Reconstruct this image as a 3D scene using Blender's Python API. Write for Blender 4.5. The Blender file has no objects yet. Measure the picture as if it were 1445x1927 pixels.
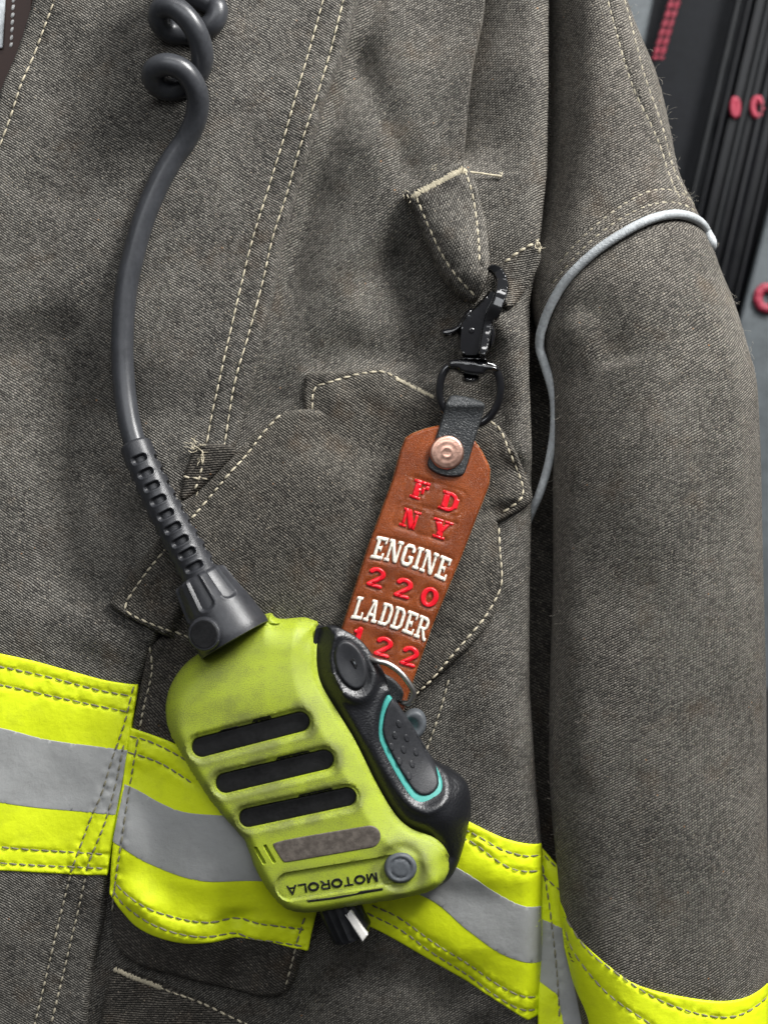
import bpy, math
import numpy as np
from mathutils import Vector
from mathutils.geometry import delaunay_2d_cdt

# ------------------------------------------------------------------ camera, light, world
S = 0.00017            # metres per photo pixel on the cloth plane
D = 3400.0             # camera distance in photo pixels
CX, CY = 722.5, 963.5
sc = bpy.context.scene
col = sc.collection

cam_d = bpy.data.cameras.new('camera')
cam = bpy.data.objects.new('camera', cam_d); col.objects.link(cam)
cam.location = (0, -D * S, 0); cam.rotation_euler = (math.pi / 2, 0, 0)
cam_d.sensor_fit = 'VERTICAL'; cam_d.sensor_height = 36
cam_d.lens = 36 * D / 1927
cam_d.clip_start = 0.02; cam_d.clip_end = 20
cam_d.dof.use_dof = True; cam_d.dof.focus_distance = (D - 60) * S; cam_d.dof.aperture_fstop = 7.5
sc.camera = cam

w = bpy.data.worlds.new('World'); sc.world = w; w.use_nodes = True
nt = w.node_tree; nt.nodes.clear()
o_ = nt.nodes.new('ShaderNodeOutputWorld'); b_ = nt.nodes.new('ShaderNodeBackground')
tc = nt.nodes.new('ShaderNodeTexCoord'); sx = nt.nodes.new('ShaderNodeSeparateXYZ'); rp = nt.nodes.new('ShaderNodeValToRGB')
mp = nt.nodes.new('ShaderNodeMapRange'); mp.inputs[1].default_value = -1; mp.inputs[2].default_value = 1
nt.links.new(tc.outputs['Generated'], sx.inputs[0]); nt.links.new(sx.outputs['Z'], mp.inputs[0]); nt.links.new(mp.outputs[0], rp.inputs[0])
e = rp.color_ramp.elements
e[0].position = 0.25; e[0].color = (0.14, 0.14, 0.145, 1)
e[1].position = 0.85; e[1].color = (0.62, 0.64, 0.68, 1)
nt.links.new(rp.outputs[0], b_.inputs[0]); b_.inputs[1].default_value = 0.34
nt.links.new(b_.outputs[0], o_.inputs[0])


def area(name, loc, tgt, size, power, colr, sy=None):
    l = bpy.data.lights.new(name, 'AREA'); l.energy = power; l.color = colr; l.shape = 'RECTANGLE'
    l.size = size; l.size_y = sy or size
    o = bpy.data.objects.new(name, l); col.objects.link(o); o.location = loc
    o.rotation_euler = (Vector(tgt) - Vector(loc)).to_track_quat('-Z', 'Y').to_euler()
    return o


area('ceiling_lamp', (0.44, -0.34, 0.60), (0.02, 0, 0.03), 0.24, 12.0, (1, 0.99, 0.97), 0.36)
area('bay_door_light', (-0.10, -1.5, 0.72), (0, 0, 0), 1.5, 8.0, (0.95, 0.975, 1.0), 0.6)
area('strip_lamp', (0.05, -0.70, 1.25), (0, 0, 0), 1.1, 4.5, (1, 0.99, 0.98), 0.16)

sc.view_settings.view_transform = 'Standard'; sc.view_settings.look = 'None'
sc.view_settings.gamma = 1; sc.view_settings.use_curve_mapping = False; sc.view_settings.exposure = 0.32

# ------------------------------------------------------------------ maths helpers
rng = np.random.default_rng(7)


def sstep(t):
    t = np.clip(t, 0, 1); return t * t * (3 - 2 * t)


def rnd_prof(t):
    t = np.clip(t, 0, 1); return np.sqrt(np.clip(1 - (1 - t) ** 2, 0, 1))


_lat = np.random.default_rng(3).random((256, 256))


def vnoise(x, y, s, seed=0):
    x = np.asarray(x, float) / s + seed * 17.31; y = np.asarray(y, float) / s + seed * 9.77
    xi = np.floor(x).astype(int); yi = np.floor(y).astype(int)
    fx = x - xi; fy = y - yi
    fx = fx * fx * fx * (fx * (fx * 6 - 15) + 10); fy = fy * fy * fy * (fy * (fy * 6 - 15) + 10)
    g = lambda a, b: _lat[a % 256, b % 256]
    return ((g(xi, yi) * (1 - fx) + g(xi + 1, yi) * fx) * (1 - fy) + (g(xi, yi + 1) * (1 - fx) + g(xi + 1, yi + 1) * fx) * fy) * 2 - 1


def undul(x, y, s, seed=0):
    r_ = np.random.default_rng(100 + seed); x = np.asarray(x, float); y = np.asarray(y, float); h = 0.0
    wx = 0.35 * s * np.sin(y / s * 1.3 + seed); wy = 0.35 * s * np.sin(x / s * 1.1 + 2 * seed)
    for _ in range(7):
        a = r_.uniform(0, np.pi); k = r_.uniform(0.7, 1.5) * 3.0 / s
        h = h + np.sin((np.cos(a) * (x + wx) + np.sin(a) * (y + wy)) * k + r_.uniform(0, 6.28))
    return h / 3.2


def seg_dist(x, y, poly, closed=False, side=False):
    """distance of points to a polyline; with side: (distance, sign, fraction along)"""
    P_ = np.asarray(poly, float); A = P_ if closed else P_[:-1]; Bq = np.roll(P_, -1, 0) if closed else P_[1:]
    x = np.asarray(x, float); y = np.asarray(y, float); shp = x.shape; x = x.ravel(); y = y.ravel()
    out = np.empty(len(x)); sg = np.empty(len(x)); fr = np.empty(len(x))
    d = Bq - A; L2 = (d ** 2).sum(1) + 1e-9; cum = np.concatenate([[0], np.cumsum(np.sqrt(L2))])
    ch = max(1, int(3e6 // max(1, len(A))))
    for i in range(0, len(x), ch):
        px = x[i:i + ch, None] - A[None, :, 0]; py = y[i:i + ch, None] - A[None, :, 1]
        t = np.clip((px * d[:, 0] + py * d[:, 1]) / L2, 0, 1)
        q = (px - t * d[:, 0]) ** 2 + (py - t * d[:, 1]) ** 2
        k = q.argmin(1); r = np.arange(len(k))
        out[i:i + ch] = np.sqrt(q[r, k])
        if side:
            sg[i:i + ch] = np.sign(d[k, 0] * py[r, k] - d[k, 1] * px[r, k])
            fr[i:i + ch] = (cum[k] + t[r, k] * np.sqrt(L2[k])) / cum[-1]
    if side:
        return out.reshape(shp), sg.reshape(shp), fr.reshape(shp)
    return out.reshape(shp)


def inside(x, y, poly):
    P_ = np.asarray(poly, float); x = np.asarray(x, float); y = np.asarray(y, float)
    r = np.zeros(x.shape, bool); j = len(P_) - 1
    for i in range(len(P_)):
        xi, yi = P_[i]; xj, yj = P_[j]
        if yi != yj:
            r ^= ((yi > y) != (yj > y)) & (x < (xj - xi) * (y - yi) / (yj - yi) + xi)
        j = i
    return r


def sdf(x, y, poly):
    d = seg_dist(x, y, poly, True); return np.where(inside(x, y, poly), -d, d)


def pill_sdf(x, y, a, b, r):
    return seg_dist(x, y, [a, b]) - r


def chaikin(p, n=2, closed=True):
    p = np.asarray(p, float)
    for _ in range(n):
        if closed:
            q = np.roll(p, -1, 0); p = np.stack([p * .75 + q * .25, p * .25 + q * .75], 1).reshape(-1, p.shape[1])
        else:
            a, b = p[:-1], p[1:]
            m = np.stack([a * .75 + b * .25, a * .25 + b * .75], 1).reshape(-1, p.shape[1])
            p = np.vstack([p[:1], m[1:-1], p[-1:]])
    return p


def crom(p, step=5.0):
    """Catmull-Rom through the points (open), resampled evenly"""
    p = np.asarray(p, float); q = np.vstack([2 * p[0] - p[1], p, 2 * p[-1] - p[-2]]); out = []
    for i in range(1, len(q) - 2):
        t = np.linspace(0, 1, 14, endpoint=False)[:, None]
        a, b, c, d = q[i - 1], q[i], q[i + 1], q[i + 2]
        out.append(0.5 * (2 * b + (c - a) * t + (2 * a - 5 * b + 4 * c - d) * t ** 2 + (3 * b - a - 3 * c + d) * t ** 3))
    out = np.vstack(out + [p[-1:]])
    return resample(out, step)


def resample(p, step, closed=False):
    p = np.asarray(p, float)
    if closed: p = np.vstack([p, p[:1]])
    L = np.concatenate([[0], np.cumsum(np.sqrt((np.diff(p, axis=0) ** 2).sum(1)))])
    n = max(3 if closed else 2, int(round(L[-1] / step)) + (0 if closed else 1))
    s = np.linspace(0, L[-1], n + 1)[:-1] if closed else np.linspace(0, L[-1], n)
    return np.stack([np.interp(s, L, p[:, k]) for k in range(p.shape[1])], 1)


def circle(cx, cy, rx, ry=None, rot=0, n=40):
    ry = ry or rx; a = np.linspace(0, 2 * np.pi, n, endpoint=False)
    u, v = rx * np.cos(a), ry * np.sin(a); c, s = math.cos(rot), math.sin(rot)
    return np.stack([cx + u * c - v * s, cy + u * s + v * c], 1)


def pill(a, b, r, n=14):
    a = np.array(a, float); b = np.array(b, float); d = b - a; an = math.atan2(d[1], d[0])
    t1 = np.linspace(an + np.pi / 2, an + 1.5 * np.pi, n); t2 = np.linspace(an - np.pi / 2, an + np.pi / 2, n)
    return np.vstack([a + r * np.stack([np.cos(t1), np.sin(t1)], 1), b + r * np.stack([np.cos(t2), np.sin(t2)], 1)])


# ------------------------------------------------------------------ object helpers
class Thing:
    pass


def world(x, y, h, href):
    f = (D - href) / D
    return np.stack([(np.asarray(x, float) - CX) * f * S, -np.asarray(h, float) * S, (CY - np.asarray(y, float)) * f * S], -1)


def thing(name, label, cat, base, href=0):
    o = bpy.data.objects.new(name, None); col.objects.link(o)
    o.empty_display_size = 0.01
    t = Thing(); t.o = o; t.href = href; t.L = world(base[0], base[1], base[2], href)
    o.location = t.L; o['label'] = label; o['category'] = cat
    return t


def link(t, name, V, F, mats, parent=None, uv=None, midx=None, angle=40):
    """V in photo pixels (x, y, h)"""
    V = np.asarray(V, float); co = world(V[:, 0], V[:, 1], V[:, 2], t.href) - t.L
    me = bpy.data.meshes.new(name); me.from_pydata(co.tolist(), [], [tuple(int(i) for i in f) for f in F])
    for m in (mats if isinstance(mats, (list, tuple)) else [mats]): me.materials.append(m)
    if uv is not None:
        lay = me.uv_layers.new(name='UVMap'); li = np.empty(len(me.loops), int); me.loops.foreach_get('vertex_index', li)
        lay.data.foreach_set('uv', np.asarray(uv, float)[li].ravel())
    if midx is not None: me.polygons.foreach_set('material_index', np.asarray(midx, int))
    me.update()
    me.polygons.foreach_set('use_smooth', np.ones(len(me.polygons), bool))
    me.set_sharp_from_angle(angle=math.radians(angle))
    me.update()
    ob = bpy.data.objects.new(name, me); col.objects.link(ob)
    ob.parent = parent if parent is not None else t.o
    return ob


def panel(t, name, polys, hfun, mat, parent=None, th=6, r=8, step=8, bstep=6, skirt=10, seams=(), rings=(), groove=3.0,
          uvrot=0.0, edge_mat=None, prof=rnd_prof, angle=45, jit=0.25, uvoff=(0, 0), lines=(), pucker=1.0, rim=0.0):
    """A piece of cloth, leather or moulding laid on hfun: outline polygons in photo pixels, thickness th with rounded rim r"""
    polys = [np.asarray(p, float) for p in polys]
    vs, fs = [], []
    for p in polys:
        p = resample(p, bstep, True) if bstep else p
        if np.sum(p[:, 0] * np.roll(p[:, 1], -1) - np.roll(p[:, 0], -1) * p[:, 1]) < 0: p = p[::-1]
        fs.append(list(range(len(vs), len(vs) + len(p)))); vs += [tuple(q) for q in p]
    allp = np.array(vs); mn, mx = allp.min(0), allp.max(0)
    pts = []
    if step:
        gx, gy = np.meshgrid(np.arange(mn[0], mx[0] + step, step), np.arange(mn[1], mx[1] + step, step * 0.87))
        gx = gx + (np.arange(gx.shape[0]) % 2)[:, None] * step / 2
        g = np.stack([gx.ravel(), gy.ravel()], 1) + rng.uniform(-jit, jit, (gx.size, 2)) * step * 0.5
        pts.append(g)
    for s_ in seams:
        s2 = resample(s_, max(3.5, step * 0.6)); tg = np.gradient(s2, axis=0); tg /= np.linalg.norm(tg, axis=1)[:, None] + 1e-9
        nn = np.stack([-tg[:, 1], tg[:, 0]], 1)
        for k in (-7, -3, 0.0, 3, 7): pts.append(s2 + nn * k)
    for rr in rings: pts.append(np.asarray(rr, float))
    if r and step:
        for f in fs:
            p = allp[f]; tg = np.roll(p, -1, 0) - np.roll(p, 1, 0); tg /= np.linalg.norm(tg, axis=1)[:, None] + 1e-9
            nn = np.stack([-tg[:, 1], tg[:, 0]], 1)
            ar = 0.5 * np.sum(p[:, 0] * np.roll(p[:, 1], -1) - np.roll(p[:, 0], -1) * p[:, 1])
            if ar < 0: nn = -nn
            for k in (0.12, 0.35, 0.7, 1.0): pts.append(p + nn * r * k)
    if pts:
        pts = np.vstack(pts)
        ins = np.zeros(len(pts), bool)
        for f in fs: ins |= inside(pts[:, 0], pts[:, 1], allp[f])
        pts = pts[ins]
        if len(polys) == 1:
            d = seg_dist(pts[:, 0], pts[:, 1], allp, True); pts = pts[d > min(0.6, 0.05 * max(r, 1))]
        vs += [tuple(q) for q in pts]
    le = []
    for ln_ in lines:
        k = len(vs); vs += [tuple(q) for q in ln_]; le += [(k + q, k + q + 1) for q in range(len(ln_) - 1)]
    res = delaunay_2d_cdt([Vector(v) for v in vs], le, fs, 1, 1e-4)
    v2 = np.array([(v.x, v.y) for v in res[0]])
    tri = [f for f, of in zip(res[2], res[5]) if len(of)]
    F = []
    for f in tri:
        a, b, c = v2[f[0]], v2[f[1]], v2[f[2]]
        ar = (b[0] - a[0]) * (c[1] - a[1]) - (b[1] - a[1]) * (c[0] - a[0])
        if abs(ar) < 1e-7: continue
        F.append(tuple(f) if ar < 0 else (f[0], f[2], f[1]))     # y points down: make it face the camera
    cnt = {}
    for f in F:
        for i in range(3):
            a, b = f[i], f[(i + 1) % 3]; k = (min(a, b), max(a, b))
            if k in cnt: cnt[k] = None
            else: cnt[k] = (a, b)
    bnd = [e_ for e_ in cnt.values() if e_]
    x, y = v2[:, 0], v2[:, 1]
    if bnd:
        A = v2[[e_[0] for e_ in bnd]]; Bq = v2[[e_[1] for e_ in bnd]]
        d = np.full(len(v2), 1e9); dd = Bq - A; L2 = (dd ** 2).sum(1) + 1e-9
        ch = max(1, int(3e6 // len(A)))
        for i in range(0, len(v2), ch):
            px = x[i:i + ch, None] - A[None, :, 0]; py = y[i:i + ch, None] - A[None, :, 1]
            tt = np.clip((px * dd[:, 0] + py * dd[:, 1]) / L2, 0, 1)
            d[i:i + ch] = np.sqrt(((px - tt * dd[:, 0]) ** 2 + (py - tt * dd[:, 1]) ** 2).min(1))
    h0 = hfun(x, y)
    h = h0 + (th * prof(d / r) if r else th)
    for s_ in seams:
        q = seg_dist(x, y, s_)
        h = h - groove * np.exp(-(q / 4.0) ** 2) + pucker * 1.8 * np.exp(-((q - 6) / 7.0) ** 2) * vnoise(x, y, 11, 5)
    V = [np.stack([x, y, h], 1)]; nF = list(F); mi = [1 if (rim and edge_mat and max(d[f[0]], d[f[1]], d[f[2]]) < rim) else 0 for f in F]
    bi = sorted({i for e_ in bnd for i in e_}); mp_ = {b: len(v2) + k for k, b in enumerate(bi)}
    V.append(np.stack([x[bi], y[bi], h0[bi] - skirt], 1))
    for a, b in bnd:
        nF.append((b, a, mp_[a], mp_[b])); mi.append(1 if edge_mat else 0)
    V = np.vstack(V)
    c, s = math.cos(uvrot), math.sin(uvrot)
    uv = np.stack([(V[:, 0] * c - V[:, 1] * s) * 0.01 + uvoff[0], (V[:, 0] * s + V[:, 1] * c) * 0.01 + uvoff[1]], 1)
    return link(t, name, V, nF, [mat] + ([edge_mat] if edge_mat else []), parent, uv, mi, angle)


def sweep(t, name, path, rad, mat, parent=None, n=20, step=4, smooth=True, caps=True, rfun=None, flat=None):
    """tube along a 3-D path (x, y, h); rad: number or one per path point; rfun(s, theta) -> factor offset"""
    path = np.asarray(path, float)
    if path.shape[1] == 3 and np.ndim(rad) == 0: path = np.column_stack([path, np.full(len(path), float(rad))])
    elif path.shape[1] == 3: path = np.column_stack([path, np.asarray(rad, float)])
    p = crom(path, step) if smooth else resample(path, step)
    c = p[:, :3]; R = p[:, 3]; tg = np.gradient(c, axis=0); tg /= np.linalg.norm(tg, axis=1)[:, None] + 1e-12
    nrm = np.cross(tg[0], [0, 0, 1.0]); nrm = nrm if np.linalg.norm(nrm) > 1e-3 else np.cross(tg[0], [0, 1.0, 0]); nrm /= np.linalg.norm(nrm)
    V, F = [], []; a = np.linspace(0, 2 * np.pi, n, endpoint=False); ns = len(c); Ltot = np.concatenate([[0], np.cumsum(np.linalg.norm(np.diff(c, axis=0), axis=1))])
    UV = []
    for i in range(ns):
        nrm = nrm - tg[i] * nrm.dot(tg[i]); nrm /= np.linalg.norm(nrm) + 1e-12; bn = np.cross(tg[i], nrm)
        rr = np.full(n, R[i])
        if rfun is not None: rr = rr + rfun(Ltot[i], a, Ltot[-1])
        V.append(c[i] + rr[:, None] * (np.cos(a)[:, None] * nrm + np.sin(a)[:, None] * bn))
        UV.append(np.stack([a * R[i] * 0.01, np.full(n, Ltot[i] * 0.01)], 1))
    V = np.vstack(V); UV = np.vstack(UV)
    for i in range(ns - 1):
        for k in range(n):
            k2 = (k + 1) % n; F.append((i * n + k, (i + 1) * n + k, (i + 1) * n + k2, i * n + k2))
    if caps:
        F.append(tuple(range(n))); F.append(tuple((ns - 1) * n + k for k in reversed(range(n))))
    ob = link(t, name, V, F, mat, parent, UV)
    return ob


def stitches(t, name, paths, hfun, mat, parent, ln=13, gap=3.4, rad=2.0, lift=0.5, slant=0.16, merge=False):
    if len(paths) > 1 and not merge:
        for p_ in paths: stitches(t, name, [p_], hfun, mat, parent, ln, gap, rad, lift, slant)
        return
    V, F = [], []
    for path in paths:
        p = resample(path, 1.0); L = len(p); s = rng.uniform(0, 3)
        while s + ln * 0.6 < L - 1:
            l_ = ln * rng.uniform(0.85, 1.12); i0 = int(s); i1 = min(L - 1, int(s + l_))
            a, b = p[i0], p[i1]; dv = b - a; dl = np.linalg.norm(dv) + 1e-6; u = dv / dl; nn = np.array([-u[1], u[0]])
            a = a - nn * slant * rad * 1.8; b = b + nn * slant * rad * 1.8
            tt = np.array([0, 0.12, 0.35, 0.65, 0.88, 1.0]); pr = np.array([0.25, 0.75, 1, 1, 0.75, 0.25])
            C = a + (b - a) * tt[:, None]; h = hfun(C[:, 0], C[:, 1]) + lift - (1 - pr) * 2.2
            k0 = len(V); q = 7; rr = rad * rng.uniform(0.85, 1.15)
            for j in range(6):
                for m in range(q):
                    an = 2 * np.pi * m / q
                    o2 = C[j] + nn * math.cos(an) * rr * pr[j]; V.append((o2[0], o2[1], h[j] + math.sin(an) * rr * pr[j] * 0.8))
            for j in range(5):
                for m in range(q):
                    m2 = (m + 1) % q; F.append((k0 + j * q + m, k0 + j * q + m2, k0 + (j + 1) * q + m2, k0 + (j + 1) * q + m))
            F.append(tuple(k0 + m for m in reversed(range(q)))); F.append(tuple(k0 + 5 * q + m for m in range(q)))
            s += l_ + gap * rng.uniform(0.7, 1.4)
    return link(t, name, V, F, mat, parent)


def fibres(t, name, roots, hfun, mat, parent, rad=0.45, ln=(8, 26)):
    """loose hairs of thread lying on or standing off the cloth"""
    V, F = [], []
    for (x, y) in roots:
        n = 7; l_ = rng.uniform(*ln); an = rng.uniform(0, 2 * np.pi); cv = rng.normal(0, 0.22); up = rng.uniform(0.05, 0.7)
        c = [np.array([x, y, float(hfun(np.array([x]), np.array([y]))[0]) - 0.5])]
        for i in range(n - 1):
            an += cv + rng.normal(0, 0.25); st = l_ / n
            c.append(c[-1] + np.array([math.cos(an) * st, math.sin(an) * st, up * st * (1 if i < 4 else -0.5)]))
        c = np.array(c); k0 = len(V); q = 3
        for i in range(n):
            for m in range(q):
                b = 2 * np.pi * m / q; V.append(c[i] + rad * np.array([math.cos(b), math.sin(b) * 0.5, math.sin(b)]))
        for i in range(n - 1):
            for m in range(q):
                m2 = (m + 1) % q; F.append((k0 + i * q + m, k0 + i * q + m2, k0 + (i + 1) * q + m2, k0 + (i + 1) * q + m))
    ob = link(t, name, V, F, mat, parent); ob['kind'] = 'stuff'
    return ob


# ------------------------------------------------------------------ materials
class NB:
    def __init__(s, name):
        s.m = bpy.data.materials.new(name); s.m.use_nodes = True; s.t = s.m.node_tree; s.t.nodes.clear()
        s.out = s.n('ShaderNodeOutputMaterial'); s.b = s.n('ShaderNodeBsdfPrincipled'); s.l(s.b.outputs[0], s.out.inputs[0])

    def n(s, k, **kw):
        q = s.t.nodes.new(k)
        for a, v in kw.items(): setattr(q, a, v)
        return q

    def l(s, a, b): s.t.links.new(a, b)

    def inp(s, sock, v):
        if hasattr(v, 'links') or isinstance(v, bpy.types.NodeSocket): s.l(v, sock)
        else: sock.default_value = v

    def math(s, op, a, b=None, c=None, clamp=False):
        q = s.n('ShaderNodeMath', operation=op, use_clamp=clamp)
        s.inp(q.inputs[0], a)
        if b is not None: s.inp(q.inputs[1], b)
        if c is not None: s.inp(q.inputs[2], c)
        return q.outputs[0]

    def mix(s, f, a, b, bt='MIX'):
        q = s.n('ShaderNodeMix', data_type='RGBA', blend_type=bt)
        s.inp(q.inputs[0], f); s.inp(q.inputs[6], a); s.inp(q.inputs[7], b); return q.outputs[2]

    def noise(s, vec, scale, det=3, rough=0.55, w=None):
        q = s.n('ShaderNodeTexNoise'); q.inputs['Scale'].default_value = scale; q.inputs['Detail'].default_value = det
        q.inputs['Roughness'].default_value = rough
        if vec is not None: s.l(vec, q.inputs['Vector'])
        return q.outputs[0]

    def ramp(s, v, a, b, c0=0.0, c1=1.0):
        q = s.n('ShaderNodeMapRange', clamp=True, interpolation_type='SMOOTHSTEP')
        s.inp(q.inputs[0], v)
        for k, z in zip((1, 2, 3, 4), (a, b, c0, c1)): q.inputs[k].default_value = z
        return q.outputs[0]

    def bump(s, h, dist, strength=1.0, normal=None):
        q = s.n('ShaderNodeBump'); q.inputs['Strength'].default_value = strength; q.inputs['Distance'].default_value = dist
        s.l(h, q.inputs['Height'])
        if normal is not None: s.l(normal, q.inputs['Normal'])
        return q.outputs[0]

    def setp(s, **kw):
        for k, v in kw.items(): s.inp(s.b.inputs[k.replace('_', ' ')], v)


def c4(r, g, b): return (r, g, b, 1)


def cloth(name, dark, mid, light, p1=6.6, p2=10.5, ang=33.0, wear=1.0, stain=(0.10, 0.06, 0.03), bright=1.0):
    """worn twill: short yarn floats on diagonal ribs, faded patches and lint"""
    b = NB(name); tcn = b.n('ShaderNodeTexCoord'); uv = tcn.outputs['UV']
    # uv is in hundreds of photo pixels
    wob = b.n('ShaderNodeTexNoise'); wob.inputs['Scale'].default_value = 1.7; wob.inputs['Detail'].default_value = 2; b.l(uv, wob.inputs['Vector'])
    va = b.n('ShaderNodeVectorMath', operation='MULTIPLY_ADD'); b.l(wob.outputs['Color'], va.inputs[0]); va.inputs[1].default_value = (0.09, 0.09, 0); b.l(uv, va.inputs[2])
    wob2 = b.n('ShaderNodeTexNoise'); wob2.inputs['Scale'].default_value = 14; b.l(uv, wob2.inputs['Vector'])
    vb = b.n('ShaderNodeVectorMath', operation='MULTIPLY_ADD'); b.l(wob2.outputs['Color'], vb.inputs[0]); vb.inputs[1].default_value = (0.016, 0.016, 0); b.l(va.outputs[0], vb.inputs[2])
    sp = b.n('ShaderNodeSeparateXYZ'); b.l(vb.outputs[0], sp.inputs[0])
    ca, sa = math.cos(math.radians(ang)), math.sin(math.radians(ang))
    along = b.math('ADD', b.math('MULTIPLY', sp.outputs[0], ca), b.math('MULTIPLY', sp.outputs[1], sa))
    across = b.math('SUBTRACT', b.math('MULTIPLY', sp.outputs[1], ca), b.math('MULTIPLY', sp.outputs[0], sa))
    a = b.math('DIVIDE', across, p1 * 0.01); k = b.math('FLOOR', a); fa = b.math('SUBTRACT', a, k)
    bb = b.math('ADD', b.math('DIVIDE', along, p2 * 0.01), b.math('MULTIPLY', k, 0.38)); kb = b.math('FLOOR', bb); fb = b.math('SUBTRACT', bb, kb)
    pa = b.math('SUBTRACT', 1.0, b.math('POWER', b.math('ABSOLUTE', b.math('MULTIPLY_ADD', fa, 2, -1)), 2.0))
    pb = b.math('SUBTRACT', 1.0, b.math('POWER', b.math('ABSOLUTE', b.math('MULTIPLY_ADD', fb, 2, -1)), 3.0))
    hgt = b.math('MULTIPLY', b.math('MULTIPLY_ADD', pa, 0.9, 0.1), b.math('MULTIPLY_ADD', pb, 0.5, 0.5))
    cv = b.n('ShaderNodeCombineXYZ'); b.l(k, cv.inputs[0]); b.l(kb, cv.inputs[1])
    wn = b.n('ShaderNodeTexWhiteNoise', noise_dimensions='2D'); b.l(cv.outputs[0], wn.inputs['Vector'])
    big = b.noise(uv, 0.55, 4, 0.6); med = b.noise(uv, 3.2, 5, 0.62); fine = b.noise(uv, 30, 2, 0.6)
    fade = b.math('ADD', b.math('MULTIPLY', b.ramp(big, 0.3, 0.75), 0.36 * wear), b.math('MULTIPLY', b.ramp(med, 0.3, 0.8), 0.26 * wear))
    yarn = b.math('ADD', b.math('MULTIPLY_ADD', wn.outputs[0], 0.42, 0.04), b.math('MULTIPLY', fade, 0.7), clamp=True)
    yarn = b.math('ADD', yarn, b.math('MULTIPLY_ADD', fine, 1.3, -0.65), clamp=True)
    cy = b.mix(yarn, c4(*mid), c4(*light))
    cc = b.mix(b.ramp(hgt, 0.2, 0.85), c4(*dark), cy)
    st = b.ramp(b.noise(uv, 1.15, 5, 0.65), 0.52, 0.78)
    cc = b.mix(b.math('MULTIPLY', st, 0.32), cc, c4(*stain))
    # lint and rubbed-through specks
    vo = b.n('ShaderNodeTexVoronoi'); vo.inputs['Scale'].default_value = 4.2; vo.inputs['Randomness'].default_value = 1; b.l(vb.outputs[0], vo.inputs['Vector'])
    spk = b.math('MULTIPLY', b.ramp(b.math('ADD', vo.outputs['Distance'], b.math('MULTIPLY_ADD', fine, 0.12, -0.06)), 0.05, 0.10, 1, 0), b.ramp(med, 0.42, 0.55))
    cr = b.n('ShaderNodeSeparateColor'); b.l(vo.outputs['Color'], cr.inputs[0])
    lint = b.mix(b.ramp(cr.outputs[0], 0.6, 0.62), c4(0.38, 0.34, 0.27), c4(0.34, 0.17, 0.07))
    cc = b.mix(b.math('MULTIPLY', spk, b.math('MULTIPLY', 0.65, b.ramp(cr.outputs[1], 0.35, 0.5))), cc, lint)
    vo2 = b.n('ShaderNodeTexVoronoi'); vo2.inputs['Scale'].default_value = 13; b.l(vb.outputs[0], vo2.inputs['Vector'])
    cr2 = b.n('ShaderNodeSeparateColor'); b.l(vo2.outputs['Color'], cr2.inputs[0])
    s2 = b.math('MULTIPLY', b.ramp(vo2.outputs['Distance'], 0.10, 0.22, 1, 0), b.ramp(cr2.outputs[2], 0.82, 0.86))
    cc = b.mix(b.math('MULTIPLY', s2, 0.55), cc, c4(0.36, 0.31, 0.24))
    hh = b.math('ADD', hgt, b.math('MULTIPLY', fine, 0.5))
    b.setp(Base_Color=cc, Roughness=0.92, Normal=b.bump(hh, 2.2 * S, 1.0), Sheen_Weight=0.12, Sheen_Roughness=0.45, Specular_IOR_Level=0.2)
    b.b.inputs['Sheen Tint'].default_value = c4(0.75, 0.68, 0.58)
    return b.m


def tape_mat(name, colr, dirt, rough=0.55, spec=0.4, weave=True):
    b = NB(name); uv = b.n('ShaderNodeTexCoord').outputs['UV']
    n1 = b.noise(uv, 1.6, 5, 0.65); n2 = b.noise(uv, 12, 4, 0.6); n3 = b.noise(uv, 90, 2)
    f = b.math('ADD', b.math('MULTIPLY', b.ramp(n1, 0.48, 0.8), 0.4), b.math('MULTIPLY', b.ramp(n2, 0.56, 0.8), 0.28), clamp=True)
    cc = b.mix(f, c4(*colr), c4(*dirt))
    vo = b.n('ShaderNodeTexVoronoi'); vo.inputs['Scale'].default_value = 2.6; b.l(uv, vo.inputs['Vector'])
    cr = b.n('ShaderNodeSeparateColor'); b.l(vo.outputs['Color'], cr.inputs[0])
    spk = b.math('MULTIPLY', b.ramp(b.math('ADD', vo.outputs['Distance'], b.math('MULTIPLY_ADD', n2, 0.1, -0.05)), 0.015, 0.06, 1, 0), b.ramp(cr.outputs[0], 0.6, 0.64))
    cc = b.mix(b.math('MULTIPLY', spk, 0.6), cc, c4(dirt[0] * .35, dirt[1] * .35, dirt[2] * .35))
    hh = b.math('ADD', b.math('MULTIPLY', n3, 0.6), b.math('MULTIPLY', b.noise(uv, 5, 4), 2.0))
    b.setp(Base_Color=cc, Roughness=rough, Specular_IOR_Level=spec, Normal=b.bump(hh, 1.2 * S, 0.5))
    return b.m


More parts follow.
